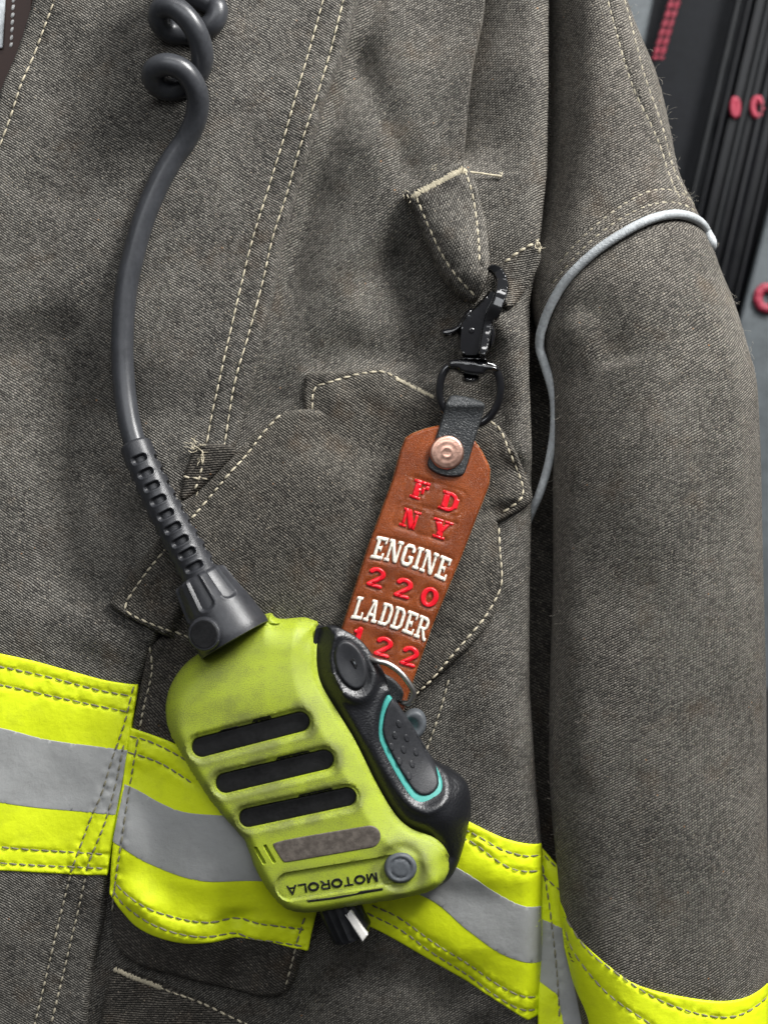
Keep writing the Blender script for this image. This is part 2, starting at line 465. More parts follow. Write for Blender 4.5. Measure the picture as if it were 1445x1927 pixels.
def plain(name, colr, rough=0.5, metal=0.0, spec=0.5, bump=None, vary=0.12, coat=0.0, scale=1.0):
    """bump: (noise scale per 100 px, height in px)"""
    b = NB(name); tc_ = b.n('ShaderNodeTexCoord'); mpn = b.n('ShaderNodeMapping'); k = 1 / (S * 100); mpn.inputs['Scale'].default_value = (k, k, k)
    b.l(tc_.outputs['Object'], mpn.inputs[0]); v = mpn.outputs[0]
    n1 = b.noise(v, 2.2 * scale, 5, 0.6); n2 = b.noise(v, 14 * scale, 3, 0.6)
    f = b.math('MULTIPLY_ADD', b.math('ADD', n1, n2), vary, -vary)
    dk = c4(*[max(0, q * (1 - vary * 3)) for q in colr]); lt = c4(*[min(1, q * (1 + vary * 3) + vary * 0.01) for q in colr])
    b.setp(Base_Color=b.mix(b.math('MULTIPLY_ADD', b.math('ADD', n1, n2), 1.2, -0.7, clamp=True), dk, lt), Metallic=metal, Specular_IOR_Level=spec,
           Roughness=b.math('MULTIPLY_ADD', n1, 0.25, rough - 0.12), Coat_Weight=coat, Coat_Roughness=0.08)
    if bump: b.l(b.bump(b.noise(v, bump[0], 3, 0.6), bump[1] * S, 0.9), b.b.inputs['Normal'])
    return b.m


M_cloth = cloth('worn_twill', (0.006, 0.006, 0.006), (0.031, 0.0295, 0.0272), (0.32, 0.301, 0.265), p1=4.2, p2=6.4, ang=33)
M_cloth2 = cloth('worn_twill_brown', (0.007, 0.0065, 0.006), (0.031, 0.0292, 0.027), (0.315, 0.295, 0.258), p1=4.1, p2=6.2, ang=-32, wear=0.85)
M_cloth3 = cloth('worn_twill_flap', (0.0055, 0.0055, 0.0055), (0.024, 0.022, 0.0193), (0.235, 0.216, 0.183), p1=4.3, p2=6.6, ang=38, wear=0.8)
M_cloth4 = cloth('worn_twill_sleeve', (0.007, 0.0068, 0.0065), (0.034, 0.0315, 0.0285), (0.325, 0.299, 0.258), p1=4.2, p2=6.2, ang=-28, wear=0.9)
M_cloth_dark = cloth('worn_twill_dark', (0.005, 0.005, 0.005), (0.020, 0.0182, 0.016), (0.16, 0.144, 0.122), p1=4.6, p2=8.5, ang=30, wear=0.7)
M_yellow = tape_mat('lime_tape', (0.76, 0.88, 0.008), (0.42, 0.48, 0.02))
M_grey = tape_mat('silver_tape', (0.34, 0.345, 0.34), (0.19, 0.19, 0.175), rough=0.5, spec=0.5)
M_thread = plain('beige_thread', (0.42, 0.375, 0.275), 0.85, vary=0.2, scale=4)
M_thread_dk = plain('grey_thread', (0.20, 0.185, 0.125), 0.85, vary=0.2, scale=4)
M_thread_dim = plain('dull_thread', (0.30, 0.27, 0.20), 0.85, vary=0.25, scale=4)
M_fuzz = plain('lint_fibre', (0.24, 0.22, 0.185), 0.9, vary=0.1)
M_piping = plain('piping_cord', (0.33, 0.35, 0.36), 0.7, bump=(30, 1.2), vary=0.14)
M_rubber = plain('cable_rubber', (0.036, 0.038, 0.043), 0.34, spec=0.5, vary=0.1)
M_boot = plain('boot_rubber', (0.026, 0.027, 0.031), 0.38, spec=0.45, bump=(50, 0.35), vary=0.14)
M_black = plain('black_plastic', (0.010, 0.0105, 0.012), 0.34, spec=0.4, bump=(26, 0.4))
M_slot = plain('slot_cloth', (0.006, 0.006, 0.0065), 0.38, spec=0.25, bump=(70, 0.6), vary=0.25)
M_pad = plain('button_rubber', (0.020, 0.021, 0.024), 0.46, spec=0.35, bump=(45, 0.5))
M_teal = plain('teal_rubber', (0.045, 0.31, 0.27), 0.5, vary=0.08)
M_steel = plain('steel_wire', (0.62, 0.60, 0.57), 0.28, metal=1.0, vary=0.05)
M_lacquer = plain('black_lacquer', (0.004, 0.004, 0.005), 0.10, spec=0.6, vary=0.03, coat=0.8)
M_white = plain('white_marker', (0.72, 0.70, 0.66), 0.5, vary=0.05)
M_graybtn = plain('grey_button', (0.075, 0.083, 0.092), 0.55)
M_red = plain('red_paint', (0.72, 0.006, 0.018), 0.28, spec=0.55, bump=(8, 1.0), vary=0.06, coat=0.3)
M_cream = plain('cream_paint', (0.80, 0.76, 0.66), 0.42, bump=(14, 1.3), vary=0.04)
M_edge = plain('raw_leather_edge', (0.48, 0.27, 0.13), 0.8, bump=(20, 1.5))


def leather(name, c0, c1, rough, gs=17, depth=1.6):
    b = NB(name); uv = b.n('ShaderNodeTexCoord').outputs['UV']
    vo = b.n('ShaderNodeTexVoronoi', feature='DISTANCE_TO_EDGE'); vo.inputs['Scale'].default_value = gs; b.l(uv, vo.inputs['Vector'])
    g = b.ramp(vo.outputs['Distance'], 0.0, 0.18); n = b.noise(uv, 2.0, 5, 0.6); n2 = b.noise(uv, 24, 3, 0.6)
    cc = b.mix(b.math('MULTIPLY_ADD', n, 1.6, -0.35, clamp=True), c4(*c0), c4(*c1))
    cc = b.mix(b.math('MULTIPLY', b.math('SUBTRACT', 1.0, g), 0.45), cc, c4(*[q * 0.45 for q in c0]))
    b.setp(Base_Color=cc, Roughness=b.math('MULTIPLY_ADD', n2, 0.3, rough - 0.15), Specular_IOR_Level=0.4,
           Normal=b.bump(b.math('ADD', g, b.math('MULTIPLY', n2, 0.7)), depth * S, 0.6))
    return b.m


M_leather = leather('brown_leather', (0.13, 0.026, 0.006), (0.36, 0.085, 0.018), 0.27, 32, 0.45)
M_strap = leather('black_leather', (0.022, 0.024, 0.026), (0.045, 0.048, 0.05), 0.42, 20, 0.8)
M_rawdark = plain('black_leather_edge', (0.03, 0.03, 0.03), 0.8)


def copper():
    b = NB('copper'); uv = b.n('ShaderNodeTexCoord').outputs['Object']; mpn = b.n('ShaderNodeMapping'); k = 1 / (S * 100); mpn.inputs['Scale'].default_value = (k, k, k); b.l(uv, mpn.inputs[0])
    n = b.noise(mpn.outputs[0], 9, 5, 0.65)
    b.setp(Base_Color=b.mix(n, c4(0.55, 0.27, 0.19), c4(0.93, 0.62, 0.50)), Metallic=1.0, Roughness=b.math('MULTIPLY_ADD', n, 0.3, 0.2), Normal=b.bump(n, 1.0 * S, 0.5))
    return b.m


M_copper = copper()


def lime_plastic():
    """grimy fluorescent moulding: grey rub marks, black specks, scratches; attribute grime marks the worn rims"""
    b = NB('lime_plastic'); uv = b.n('ShaderNodeTexCoord').outputs['UV']
    n1 = b.noise(uv, 1.3, 5, 0.6); n2 = b.noise(uv, 52, 3, 0.75); n3 = b.noise(uv, 4, 6, 0.7)
    at = b.n('ShaderNodeAttribute', attribute_name='grime')
    base = b.mix(b.ramp(n1, 0.35, 0.7), c4(0.335, 0.415, 0.02), c4(0.285, 0.35, 0.03))
    dirty = b.math('ADD', b.math('MULTIPLY', b.ramp(n3, 0.45, 0.75), 0.22), b.math('MULTIPLY', at.outputs['Fac'], 0.95))
    sp = b.ramp(b.math('ADD', n2, b.math('MULTIPLY', dirty, 0.26)), 0.51, 0.66)
    cc = b.mix(b.math('MULTIPLY', dirty, 0.5), base, c4(0.17, 0.18, 0.05))
    cc = b.mix(b.math('MULTIPLY', sp, 0.6), cc, c4(0.075, 0.08, 0.03))
    mpn = b.n('ShaderNodeMapping'); mpn.inputs['Rotation'].default_value = (0, 0, 0.6); mpn.inputs['Scale'].default_value = (1.2, 9, 1); b.l(uv, mpn.inputs[0])
    scr = b.ramp(b.noise(mpn.outputs[0], 3.0, 4, 0.7), 0.66, 0.74)
    cc = b.mix(b.math('MULTIPLY', scr, 0.4), cc, c4(0.14, 0.15, 0.05))
    b.setp(Base_Color=cc, Roughness=0.5, Specular_IOR_Level=0.4, Normal=b.bump(n2, 1.1 * S, 0.5))
    return b.m


M_lime = lime_plastic()


def grain_black():
    b = NB('grained_grip'); tc_ = b.n('ShaderNodeTexCoord'); uv = tc_.outputs['UV']
    vo = b.n('ShaderNodeTexVoronoi', feature='SMOOTH_F1'); vo.inputs['Scale'].default_value = 27; b.l(uv, vo.inputs['Vector']); n2 = b.noise(uv, 32, 3, 0.6)
    b.setp(Base_Color=c4(0.009, 0.0095, 0.0115), Roughness=b.math('MULTIPLY_ADD', n2, 0.2, 0.26), Specular_IOR_Level=0.5,
           Normal=b.bump(b.math('ADD', vo.outputs['Distance'], n2), 1.3 * S, 0.4))
    return b.m


M_grip = grain_black()


def plate_mat():
    b = NB('worn_plate'); uv = b.n('ShaderNodeTexCoord').outputs['UV']
    n = b.noise(uv, 7, 6, 0.7); n2 = b.noise(uv, 40, 3, 0.7)
    cc = b.mix(b.ramp(n, 0.35, 0.7), c4(0.075, 0.062, 0.052), c4(0.155, 0.132, 0.112))
    cc = b.mix(b.math('MULTIPLY', b.ramp(n2, 0.6, 0.72), 0.5), cc, c4(0.35, 0.33, 0.30))
    b.setp(Base_Color=cc, Roughness=0.5, Metallic=0.25)
    return b.m


M_plate = plate_mat()

# ------------------------------------------------------------------ crop readings -> photo pixels
c1 = lambda p: [(x / 2.007, y / 2.007) for x, y in p]
c2 = lambda p: [(720 + x / 1.993, y / 1.993) for x, y in p]
c3 = lambda p: [(x / 2.007, 640 + y / 2.007) for x, y in p]
c4c = lambda p: [(720 + x / 1.993, 640 + y / 1.993) for x, y in p]
c5 = lambda p: [(x / 2.007, 1280 + y / 2.007) for x, y in p]
c6 = lambda p: [(720 + x / 1.993, 1280 + y / 1.993) for x, y in p]
mc = lambda p: [(290 + x / 2.331, 1020 + y / 2.331) for x, y in p]
kc = lambda p: [(600 + x / 2.19, 480 + y / 2.19) for x, y in p]
rc = lambda p: [(180 + x / 4.014, 800 + y / 4.014) for x, y in p]
gc = lambda p: [(560 + x / 4.014, 1150 + y / 4.014) for x, y in p]

# ================================================================== SETTING: dim room wall far behind
M_wall = plain('dark_wall', (0.02, 0.021, 0.023), 0.7)


def box(t, name, x0, y0, x1, y1, h0, h1, mat, parent=None, slant=0.0, bev=0.0):
    """upright slab, slanted: slant = px of x shift per px of y"""
    ym = (y0 + y1) / 2; sh = lambda x, y: x + (y - ym) * slant
    V = []; 
    for h in (h0, h1):
        for x, y in ((x0, y0), (x1, y0), (x1, y1), (x0, y1)): V.append((sh(x, y), y, h))
    F = [(0, 1, 2, 3), (7, 6, 5, 4), (0, 4, 5, 1), (1, 5, 6, 2), (2, 6, 7, 3), (3, 7, 4, 0)]
    ob = link(t, name, V, F, mat, parent)
    if bev:
        m = ob.modifiers.new('round', 'BEVEL'); m.width = bev * S; m.segments = 4
    return ob


tw = Thing(); tw.href = -1900; tw.L = world(722, 963, -1900, -1900); tw.o = None
wall = box(tw, 'wall', -3000, -3000, 4500, 5000, -2000, -1900, M_wall)
wall.location = tw.L; wall['kind'] = 'structure'

# ================================================================== THE COAT
coat = thing('turnout_coat', 'worn charcoal turnout coat with lime and silver reflective tape, filling the picture', 'coat', (722, 1927, -120), 30)

L1 = crom(c1([(1400, -140), (1355, 0), (1300, 200), (1240, 350), (1200, 480), (1148, 640), (1100, 800), (1060, 950), (1030, 1120)]) +
          [(492, 650), (470, 740), (440, 840), (400, 950), (345, 1090), (300, 1190), (262, 1285), (240, 1400), (215, 1560), (201, 1650), (190, 1740), (165, 1850), (140, 2060)], 10)
XRY = np.array([-200, 0, 300, 450, 560, 700, 800, 940, 1100, 1300, 1500, 1600, 1927, 2100]); XRX = np.array([1040, 1040, 1037, 1022, 1004, 1000, 1004, 1008, 1003, 1003, 1016, 1026, 1032, 1034])
edge_r = np.stack([np.interp(np.arange(-160, 2081, 12), XRY, XRX), np.arange(-160, 2081, 12)], 1)
PLEAT = crom([(920, -120), (912, 0), (890, 110), (880, 200), (872, 290), (864, 345)], 8)


def ridge(x, y, path, wl, wr, amp, ends=0.15):
    d, s, f = seg_dist(x, y, path, False, True)
    w_ = np.where(s > 0, wl, wr); e_ = sstep(f / ends) * sstep((1 - f) / ends) if ends else 1.0
    return amp * np.exp(-(d / w_) ** 2) * e_


def body_h(x, y):
    x = np.asarray(x, float); y = np.asarray(y, float)
    h = 9 * undul(x, y, 330, 1) + 4.0 * undul(x, y, 140, 2) + 1.0 * undul(x, y, 60, 3)
    d, s, f = seg_dist(x, y, L1, False, True)
    right = sstep((np.where(s < 0, d, -d) + 6) / 40)
    # chest to the right of the storm flap: valley, swell, valley, strip
    top_ = sstep((780 - y) / 260)
    h = h - right * 36 * np.exp(-(d / 70) ** 2) * sstep((940 - y) / 520)
    dp, sp_, fp = seg_dist(x, y, PLEAT, False, True)
    fade = sstep((352 - y) / 90)
    h = h + np.where(sp_ > 0, 1.5 * np.exp(-(dp / 10) ** 2), -66 * np.maximum(0, 1 - dp / 165) ** 2 * sstep(dp / 3.5)) * fade
    h = h + ridge(x, y, [(1000, -150), (1000, 200), (975, 420), (945, 500)], 70, 40, 8, 0.1)
    h = h + ridge(x, y, [(730, -240), (715, 120), (690, 330), (670, 480)], 130, 75, 40, 0.42)
    h = h + ridge(x, y, [(700, 440), (770, 520), (830, 600), (880, 680), (900, 720)], 85, 60, -46, 0.2)
    h = h + ridge(x, y, [(560, 690), (650, 660), (760, 670), (840, 700)], 40, 42, -18)
    h = h + ridge(x, y, [(650, 60), (690, 140), (740, 260), (775, 360)], 26, 34, -16) + ridge(x, y, [(560, 360), (620, 270), (720, 230)], 50, 56, 10, 0.4)
    h = h + ridge(x, y, [(500, 800), (560, 640), (640, 520), (740, 380)], 56, 70, 14, 0.4)
    h = h + ridge(x, y, [(880, 560), (965, 640), (995, 760), (990, 900)], 50, 44, 40)
    # left panel: soft long folds
    h = h + ridge(x, y, [(470, -50), (400, 250), (330, 520), (300, 800)], 120, 130, 18) + ridge(x, y, [(210, -80), (150, 200), (60, 420)], 90, 80, -14)
    h = h + ridge(x, y, [(40, 560), (150, 780), (180, 1000), (150, 1180)], 120, 90, -46) + ridge(x, y, [(330, 900), (240, 1080), (180, 1250)], 60, 60, 14)
    # lower body
    h = h + ridge(x, y, [(905, 1150), (945, 1350), (930, 1500), (900, 1700)], 80, 60, 20)
    h = h + ridge(x, y, [(560, 1880), (760, 1830), (900, 1930)], 60, 60, -24)
    h = h + ridge(x, y, [(640, 1790), (800, 1850), (940, 1960)], 40, 40, 8)
    er = np.interp(y, XRY, XRX) - x
    h = h - 60 * (1 - rnd_prof(np.clip(er, 0, 46) / 46)) - 0.17 * np.maximum(0, y - 1660) - 0.22 * np.maximum(0, y - 1800) * sstep((x - 520) / 100) * sstep((1000 - x) / 120)
    return h


# --- front panel
fp_out = np.vstack([edge_r, [(-160, 2080), (-160, 560), (-40, 300), (8, 185), (38, 100), (60, 0), (80, -160)]])
seam_low = [c6([(248, 0), (225, 90), (190, 200), (160, 280)]), ]
pl_r = [PLEAT[PLEAT[:, 1] > -110] + np.array([k, 0.0]) for k in (-9, -5.5, 7, 11)]
pl_l = [PLEAT[PLEAT[:, 1] > -110] + np.array([k, 0.0]) for k in (-2.5, 0.0, 1.6, 3.6)]
front = panel(coat, 'front_panel', [fp_out], body_h, M_cloth2, th=5, r=7, step=8, bstep=10, rings=pl_r, lines=pl_l, seams=[np.array(s) for s in seam_low], skirt=90, uvrot=0.05)
stitches(coat, 'stitching', seam_low, lambda x, y: body_h(x, y) + 5, M_thread_dim, front)
# --- inner side of the body in the gap under the sleeve
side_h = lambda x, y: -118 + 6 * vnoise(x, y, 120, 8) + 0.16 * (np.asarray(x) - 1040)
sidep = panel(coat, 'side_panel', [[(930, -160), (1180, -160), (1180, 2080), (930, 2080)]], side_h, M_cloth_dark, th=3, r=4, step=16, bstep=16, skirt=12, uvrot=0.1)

# --- storm flap (left)
left_edge = crom(c1([(150, -160), (110, 0), (72, 130), (40, 220), (0, 320), (-60, 480), (-200, 700)]), 10)
sf_out = np.vstack([L1, [(-140, 2060)], left_edge[::-1]])
sA = crom(c1([(1262, -140), (1222, 0), (1190, 120), (1130, 330), (1075, 520), (1010, 730), (950, 920), (905, 1100), (865, 1280)]) + c3([(830, 150), (800, 280), (778, 400), (740, 600)]), 6)
sB = crom(c1([(1340, -140), (1300, 0), (1250, 200), (1190, 400), (1130, 580), (1080, 750), (1030, 900), (990, 1070), (935, 1280)]) + c3([(890, 150), (862, 300), (846, 400), (800, 560)]), 6)
sC = crom(c1([(230, -100), (200, 0), (160, 100), (120, 210), (80, 310), (40, 430), (0, 540), (-60, 720)]), 6)
sD = crom(c5([(510, 10), (470, 170), (425, 300), (385, 430), (345, 520), (300, 640), (265, 735), (215, 920), (165, 1120), (120, 1300), (90, 1420)]), 6)
sE = crom(c5([(470, 240), (440, 390), (405, 520), (370, 610), (340, 680), (318, 760), (275, 930), (235, 1090), (185, 1290), (150, 1430)]), 6)


def storm_base(x, y):
    d, s, f = seg_dist(x, y, L1, False, True)
    return body_h(x, y) + 2 + 6 * np.exp(-(d / 60) ** 2)


storm_top = lambda x, y: storm_base(x, y) + 24
storm = panel(coat, 'storm_flap', [sf_out], storm_base, M_cloth, th=24, r=11, step=8, bstep=8, skirt=34, seams=[sA, sB, sC, sD, sE], uvrot=0.0, groove=4)
stitches(coat, 'stitching', [sA, sB, sC], lambda x, y: storm_top(x, y) - 2, M_thread, storm, ln=16, gap=2.4, rad=1.9)
# narrow raised welt along the flap's edge
welt = L1[(L1[:, 1] > -120) & (L1[:, 1] < 640)]

# --- lower pocket body
pk_out = chaikin([(283, 1175), (262, 1300), (245, 1370), (225, 1530), (205, 1690), (203, 1745), (212, 1800), (262, 1832), (330, 1850), (420, 1872), (500, 1893), (545, 1880), (566, 1820), (588, 1730), (640, 1500), (820, 1280), (700, 1150)], 2)


def pocket_base(x, y):
    x = np.asarray(x, float); y = np.asarray(y, float)
    return body_h(x, y) + 6 + 44 * np.exp(-((x - 420) / 170) ** 2 - ((y - 1560) / 240) ** 2) \
        + ridge(x, y, [(215, 1650), (300, 1740), (420, 1775), (520, 1765)], 40, 40, 20) + ridge(x, y, [(440, 1700), (450, 1800), (420, 1880)], 26, 34, -22) \
        + ridge(x, y, [(260, 1420), (300, 1600), (290, 1700)], 30, 45, -9)


pocket_top = lambda x, y: pocket_base(x, y) + 20
sP = crom(c5([(560, -160), (575, -40), (545, 100), (520, 240), (490, 420), (465, 600), (440, 740), (420, 880)]), 6)
sQ = crom(c5([(1150, 900), (1125, 980), (1100, 1080), (1075, 1175)]), 6)
pocket = panel(coat, 'pocket', [pk_out], pocket_base, M_cloth_dark, th=20, r=13, step=7, seams=[sP, sQ], uvrot=-0.2, skirt=40)
stitches(coat, 'stitching', [sP, sQ], lambda x, y: pocket_top(x, y) - 1.5, M_thread_dim, pocket)

# lower pocket flap at the bottom edge
lf_out = chaikin([(203, 1832), (240, 1840), (300, 1868), (372, 1900), (430, 1930), (520, 1985), (560, 2060), (190, 2060), (170, 1990), (185, 1900)], 2)
lf_base = lambda x, y: body_h(x, y) + 8 + ridge(x, y, [(260, 1900), (330, 2000)], 70, 70, 10)
sL = crom(c5([(415, 1112), (470, 1132), (540, 1158), (600, 1190), (700, 1225), (780, 1258), (850, 1295), (960, 1350)]), 6)
lowf = panel(coat, 'lower_pocket_flap', [lf_out], lf_base, M_cloth_dark, th=20, r=10, step=9, seams=[sL], uvrot=0.5, skirt=14)
stitches(coat, 'stitching', [sL], lambda x, y: lf_base(x, y) + 18.5, M_thread, lowf)


def tack(t, name, a, b, hfun, wid, parent, mat, n=None):
    """bar tack: dense zigzag of thread"""
    a = np.array(a, float); b = np.array(b, float); L = np.linalg.norm(b - a); u = (b - a) / L; nn = np.array([-u[1], u[0]])
    n = n or int(L / 2.6); paths = []
    V, F = [], []
    for i in range(n):
        c = a + u * L * (i + .5) / n; w_ = wid * rng.uniform(0.8, 1.15) / 2; sl = rng.uniform(0.5, 2.5)
        paths.append(np.array([c - nn * w_ - u * sl, c + nn * w_ + u * sl]))
    return stitches(t, name, paths, hfun, mat, parent, ln=wid * 0.98, gap=20, rad=1.7, lift=1.0, slant=0, merge=True)


tack(coat, 'bar_tack', (209, 1834), (298, 1872), lambda x, y: lf_base(x, y) + 19, 12, lowf, M_thread)

# --- pocket flap, back layer and main flap
bl_out = chaikin([(568, 772), (570, 712), (580, 696), (600, 697), (650, 697), (700, 688), (725, 690), (770, 713), (825, 745), (880, 770), (935, 792), (962, 832), (985, 880), (1008, 932), (1000, 950), (940, 984), (900, 1000), (720, 960), (600, 860)], 2)


def bl_base(x, y):
    bh_ = body_h(x, y)
    return np.maximum(0.45 * bh_ + 3, bh_ + 2) + ridge(x, y, [(590, 745), (680, 735), (760, 750), (850, 790)], 40, 60, 12) + ridge(x, y, [(640, 700), (670, 745), (720, 770)], 20, 26, -7) \
        + ridge(x, y, [(900, 800), (945, 880), (960, 960)], 40, 40, 14)


sF = crom(c3([(1178, 262), (1186, 180), (1240, 160), (1330, 132), (1400, 120)]) + [(720, 698), (742, 708), (775, 726)], 6)
sG = crom(c4c([(400, 300), (440, 335), (475, 425), (510, 500), (528, 560), (515, 600), (440, 655)]), 6)
backl = panel(coat, 'pocket_flap_lining', [bl_out], bl_base, M_cloth3, th=16, r=9, step=8, seams=[sF, sG], uvrot=0.1, skirt=12)
stitches(coat, 'stitching', [sF, sG], lambda x, y: bl_base(x, y) + 14.5, M_thread, backl)
tack(coat, 'bar_tack', (745, 711), (816, 747), lambda x, y: bl_base(x, y) + 15, 9, backl, M_thread_dim)
mf_out = chaikin([(526, 776), (560, 769), (600, 768), (660, 790), (760, 830), (880, 880), (938, 940), (938, 985), (942, 1040), (948, 1090), (940, 1140), (915, 1185), (850, 1250), (782, 1312), (700, 1400), (560, 1400), (420, 1290), (350, 1214), (240, 1160), (206, 1142), (206, 1128), (260, 1060), (340, 965), (420, 880), (490, 806)], 2)
TOPL = [(590, 770), (660, 792), (760, 832), (880, 882), (940, 950)]


def mf_base(x, y):
    d, s, f = seg_dist(x, y, TOPL, False, True)
    k = sstep(d / 110); left = sstep((640 - np.asarray(x)) / 80)
    k = np.maximum(k, left)
    bul = 26 * np.exp(-((np.asarray(x) - 600) / 190) ** 2 - ((np.asarray(y) - 1010) / 200) ** 2)
    dl, sl, fl_ = seg_dist(x, y, L1, False, True); on = sstep((70 - np.where(sl < 0, dl, -dl)) / 60)
    low = storm_top(x, y) + 3
    return np.maximum(bl_base(x, y) - 6 + 13 * k + bul * k, low * on - 60 * (1 - on)) + ridge(x, y, [(560, 800), (700, 900), (760, 1060)], 40, 60, -6) + ridge(x, y, [(870, 960), (890, 1080), (860, 1200)], 45, 40, 9)


mf_top = lambda x, y: mf_base(x, y) + 22
sH = crom(c3([(1062, 280), (1000, 345), (940, 425), (880, 495), (800, 590), (720, 685), (640, 778), (560, 875), (490, 975), (478, 1005), (492, 1028), (560, 1060), (640, 1092), (720, 1125)]), 6)
sI = crom(c4c([(436, 700), (440, 800), (446, 900), (428, 960), (380, 1040), (330, 1100), (260, 1180), (185, 1270), (120, 1330)]), 6)
flap = panel(coat, 'pocket_flap', [mf_out], mf_base, M_cloth3, th=22, r=10, step=7, seams=[sH, sI], uvrot=0.0, skirt=40)
stitches(coat, 'stitching', [sH, sI], lambda x, y: mf_top(x, y) - 1.5, M_thread, flap)

# small frayed tab between the storm flap seams and the pocket flap
st_out = chaikin([(366, 838), (378, 832), (452, 838), (430, 870), (385, 915), (345, 945), (338, 935), (348, 885)], 2)
st_base = lambda x, y: storm_top(x, y) - 2
stab = panel(coat, 'frayed_tab', [st_out], st_base, M_cloth_dark, th=12, r=9, step=6, uvrot=0.6, skirt=12)
fr = crom(c3([(765, 415), (770, 450), (755, 520), (735, 570)]), 4)
stitches(coat, 'stitching', [fr, crom(c3([(690, 515), (740, 522), (785, 524)]), 4)], lambda x, y: st_base(x, y) + 12, M_thread, stab)
fibres(coat, 'frayed_thread', [tuple(np.array((368, 836)) + rng.normal(0, 5, 2)) for _ in range(14)] + [tuple(np.array((380, 862)) + rng.normal(0, 5, 2)) for _ in range(8)],
       lambda x, y: st_base(x, y) + 13, M_thread, stab, rad=0.9, ln=(10, 24))

# --- reflective tape


def tape(name, out, hfun, stripe, seams, th=4, extra=None, stripe_name='silver_stripe', seam_dk=True):
    ob = panel(coat, name, [out], hfun, M_yellow, th=th, r=4, step=9, seams=seams, skirt=8, groove=2.5)
    top = lambda x, y: hfun(x, y) + th
    for sp in stripe:
        panel(coat, stripe_name, [sp], lambda x, y: top(x, y) - 0.6, M_grey, ob, th=1.4, r=1.5, step=9, seams=seams, skirt=3, groove=2.5)
    stitches(coat, 'stitching', seams, lambda x, y: top(x, y) - 0.4, M_thread_dk, ob, ln=15, gap=3, rad=1.7)
    return ob


lt_top = crom([(-132, 1204), (-40, 1222), (0, 1229), (60, 1243), (130, 1262), (200, 1280), (261, 1289)], 8)
lt_bot = crom([(202, 1648), (150, 1648), (80, 1645), (0, 1641), (-132, 1638)], 8)
lt_out = np.vstack([lt_top, crom([(261, 1289), (240, 1420), (218, 1550), (202, 1648)], 8)[1:-1], lt_bot])
ls = np.vstack([crom([(-131, 1346), (0, 1369), (70, 1388), (130, 1398), (243, 1411)], 8), crom([(219, 1533), (150, 1528), (70, 1522), (0, 1512), (-131, 1488)], 8)])
t1s = [crom([(-128, 1226), (20, 1258), (100, 1276), (180, 1297), (252, 1310)], 6), crom([(-128, 1260), (0, 1288), (80, 1306), (160, 1323), (246, 1340)], 6),
       crom([(-128, 1588), (0, 1596), (80, 1602), (205, 1607)], 6), crom([(-128, 1620), (0, 1626), (90, 1631), (203, 1634)], 6), sD[(sD[:, 1] > 1290) & (sD[:, 1] < 1646)], sE[(sE[:, 1] < 1646)]]
tape('flap_tape', lt_out, lambda x, y: storm_top(x, y) - 0.5, [ls], t1s)
stitches(coat, 'stitching', [sD[sD[:, 1] > 1648], sE[sE[:, 1] > 1648]], lambda x, y: storm_top(x, y) - 2, M_thread_dim, storm)

mt_out = np.vstack([crom([(246, 1369), (290, 1382), (340, 1400), (420, 1440), (520, 1500), (600, 1560)], 8), crom([(600, 1700), (586, 1760), (579, 1796)], 8),
                    crom([(579, 1796), (530, 1783), (480, 1770), (440, 1766), (400, 1771), (350, 1774), (300, 1764), (255, 1745), (225, 1712), (205, 1683)], 8)[1:], crom([(205, 1683), (215, 1580), (232, 1470), (246, 1369)], 8)[1:-1]])
ms = np.vstack([crom([(236, 1474), (262, 1486), (300, 1506), (350, 1522), (420, 1526), (520, 1530), (596, 1600)], 8), crom([(592, 1665), (480, 1651), (390, 1651), (330, 1640), (280, 1622), (240, 1598), (214, 1582)], 8)])
t2s = [crom(c5([(490, 210), (560, 225), (650, 262), (760, 320)]), 6), crom(c5([(485, 270), (560, 290), (630, 318), (740, 380)]), 6),
       crom(c5([(440, 770), (480, 800), (560, 850), (660, 885), (780, 905), (900, 900), (1000, 922), (1165, 950)]), 6),
       crom(c5([(432, 800), (470, 845), (550, 900), (650, 940), (760, 960), (880, 955), (970, 980), (1150, 1015)]), 6), sP[(sP[:, 1] > 1385)], sQ[(sQ[:, 1] < 1785)]]
tape('pocket_tape', mt_out, lambda x, y: pocket_top(x, y) - 0.5, [ms], t2s)

rt_out = np.vstack([crom([(560, 1440), (700, 1470), (830, 1520), (890, 1552), (960, 1583), (1024, 1597)], 8), crom([(1026, 1610), (1030, 1760), (1031, 1935)], 8),
                    crom([(1000, 1945), (930, 1902), (850, 1850), (780, 1806), (690, 1752), (600, 1722), (540, 1712)], 8)])
rs = np.vstack([crom([(600, 1560), (760, 1590), (872, 1642), (930, 1682), (980, 1710), (1024, 1719)], 8), crom([(1028, 1832), (985, 1824), (940, 1806), (880, 1760), (790, 1692), (600, 1650)], 8)])
t3s = [crom(c6([(300, 560), (380, 600), (450, 640), (530, 665), (600, 670)]), 6), crom(c6([(290, 590), (350, 620), (430, 680), (500, 718), (600, 730)]), 6),
       crom(c6([(-40, 860), (60, 910), (180, 1000), (300, 1080), (420, 1170), (520, 1220), (610, 1235)]), 6), crom(c6([(-60, 890), (60, 955), (170, 1040), (300, 1130), (420, 1220), (520, 1275), (600, 1285)]), 6)]
tape('side_tape', rt_out, lambda x, y: body_h(x, y) + 4.6, [rs], t3s)
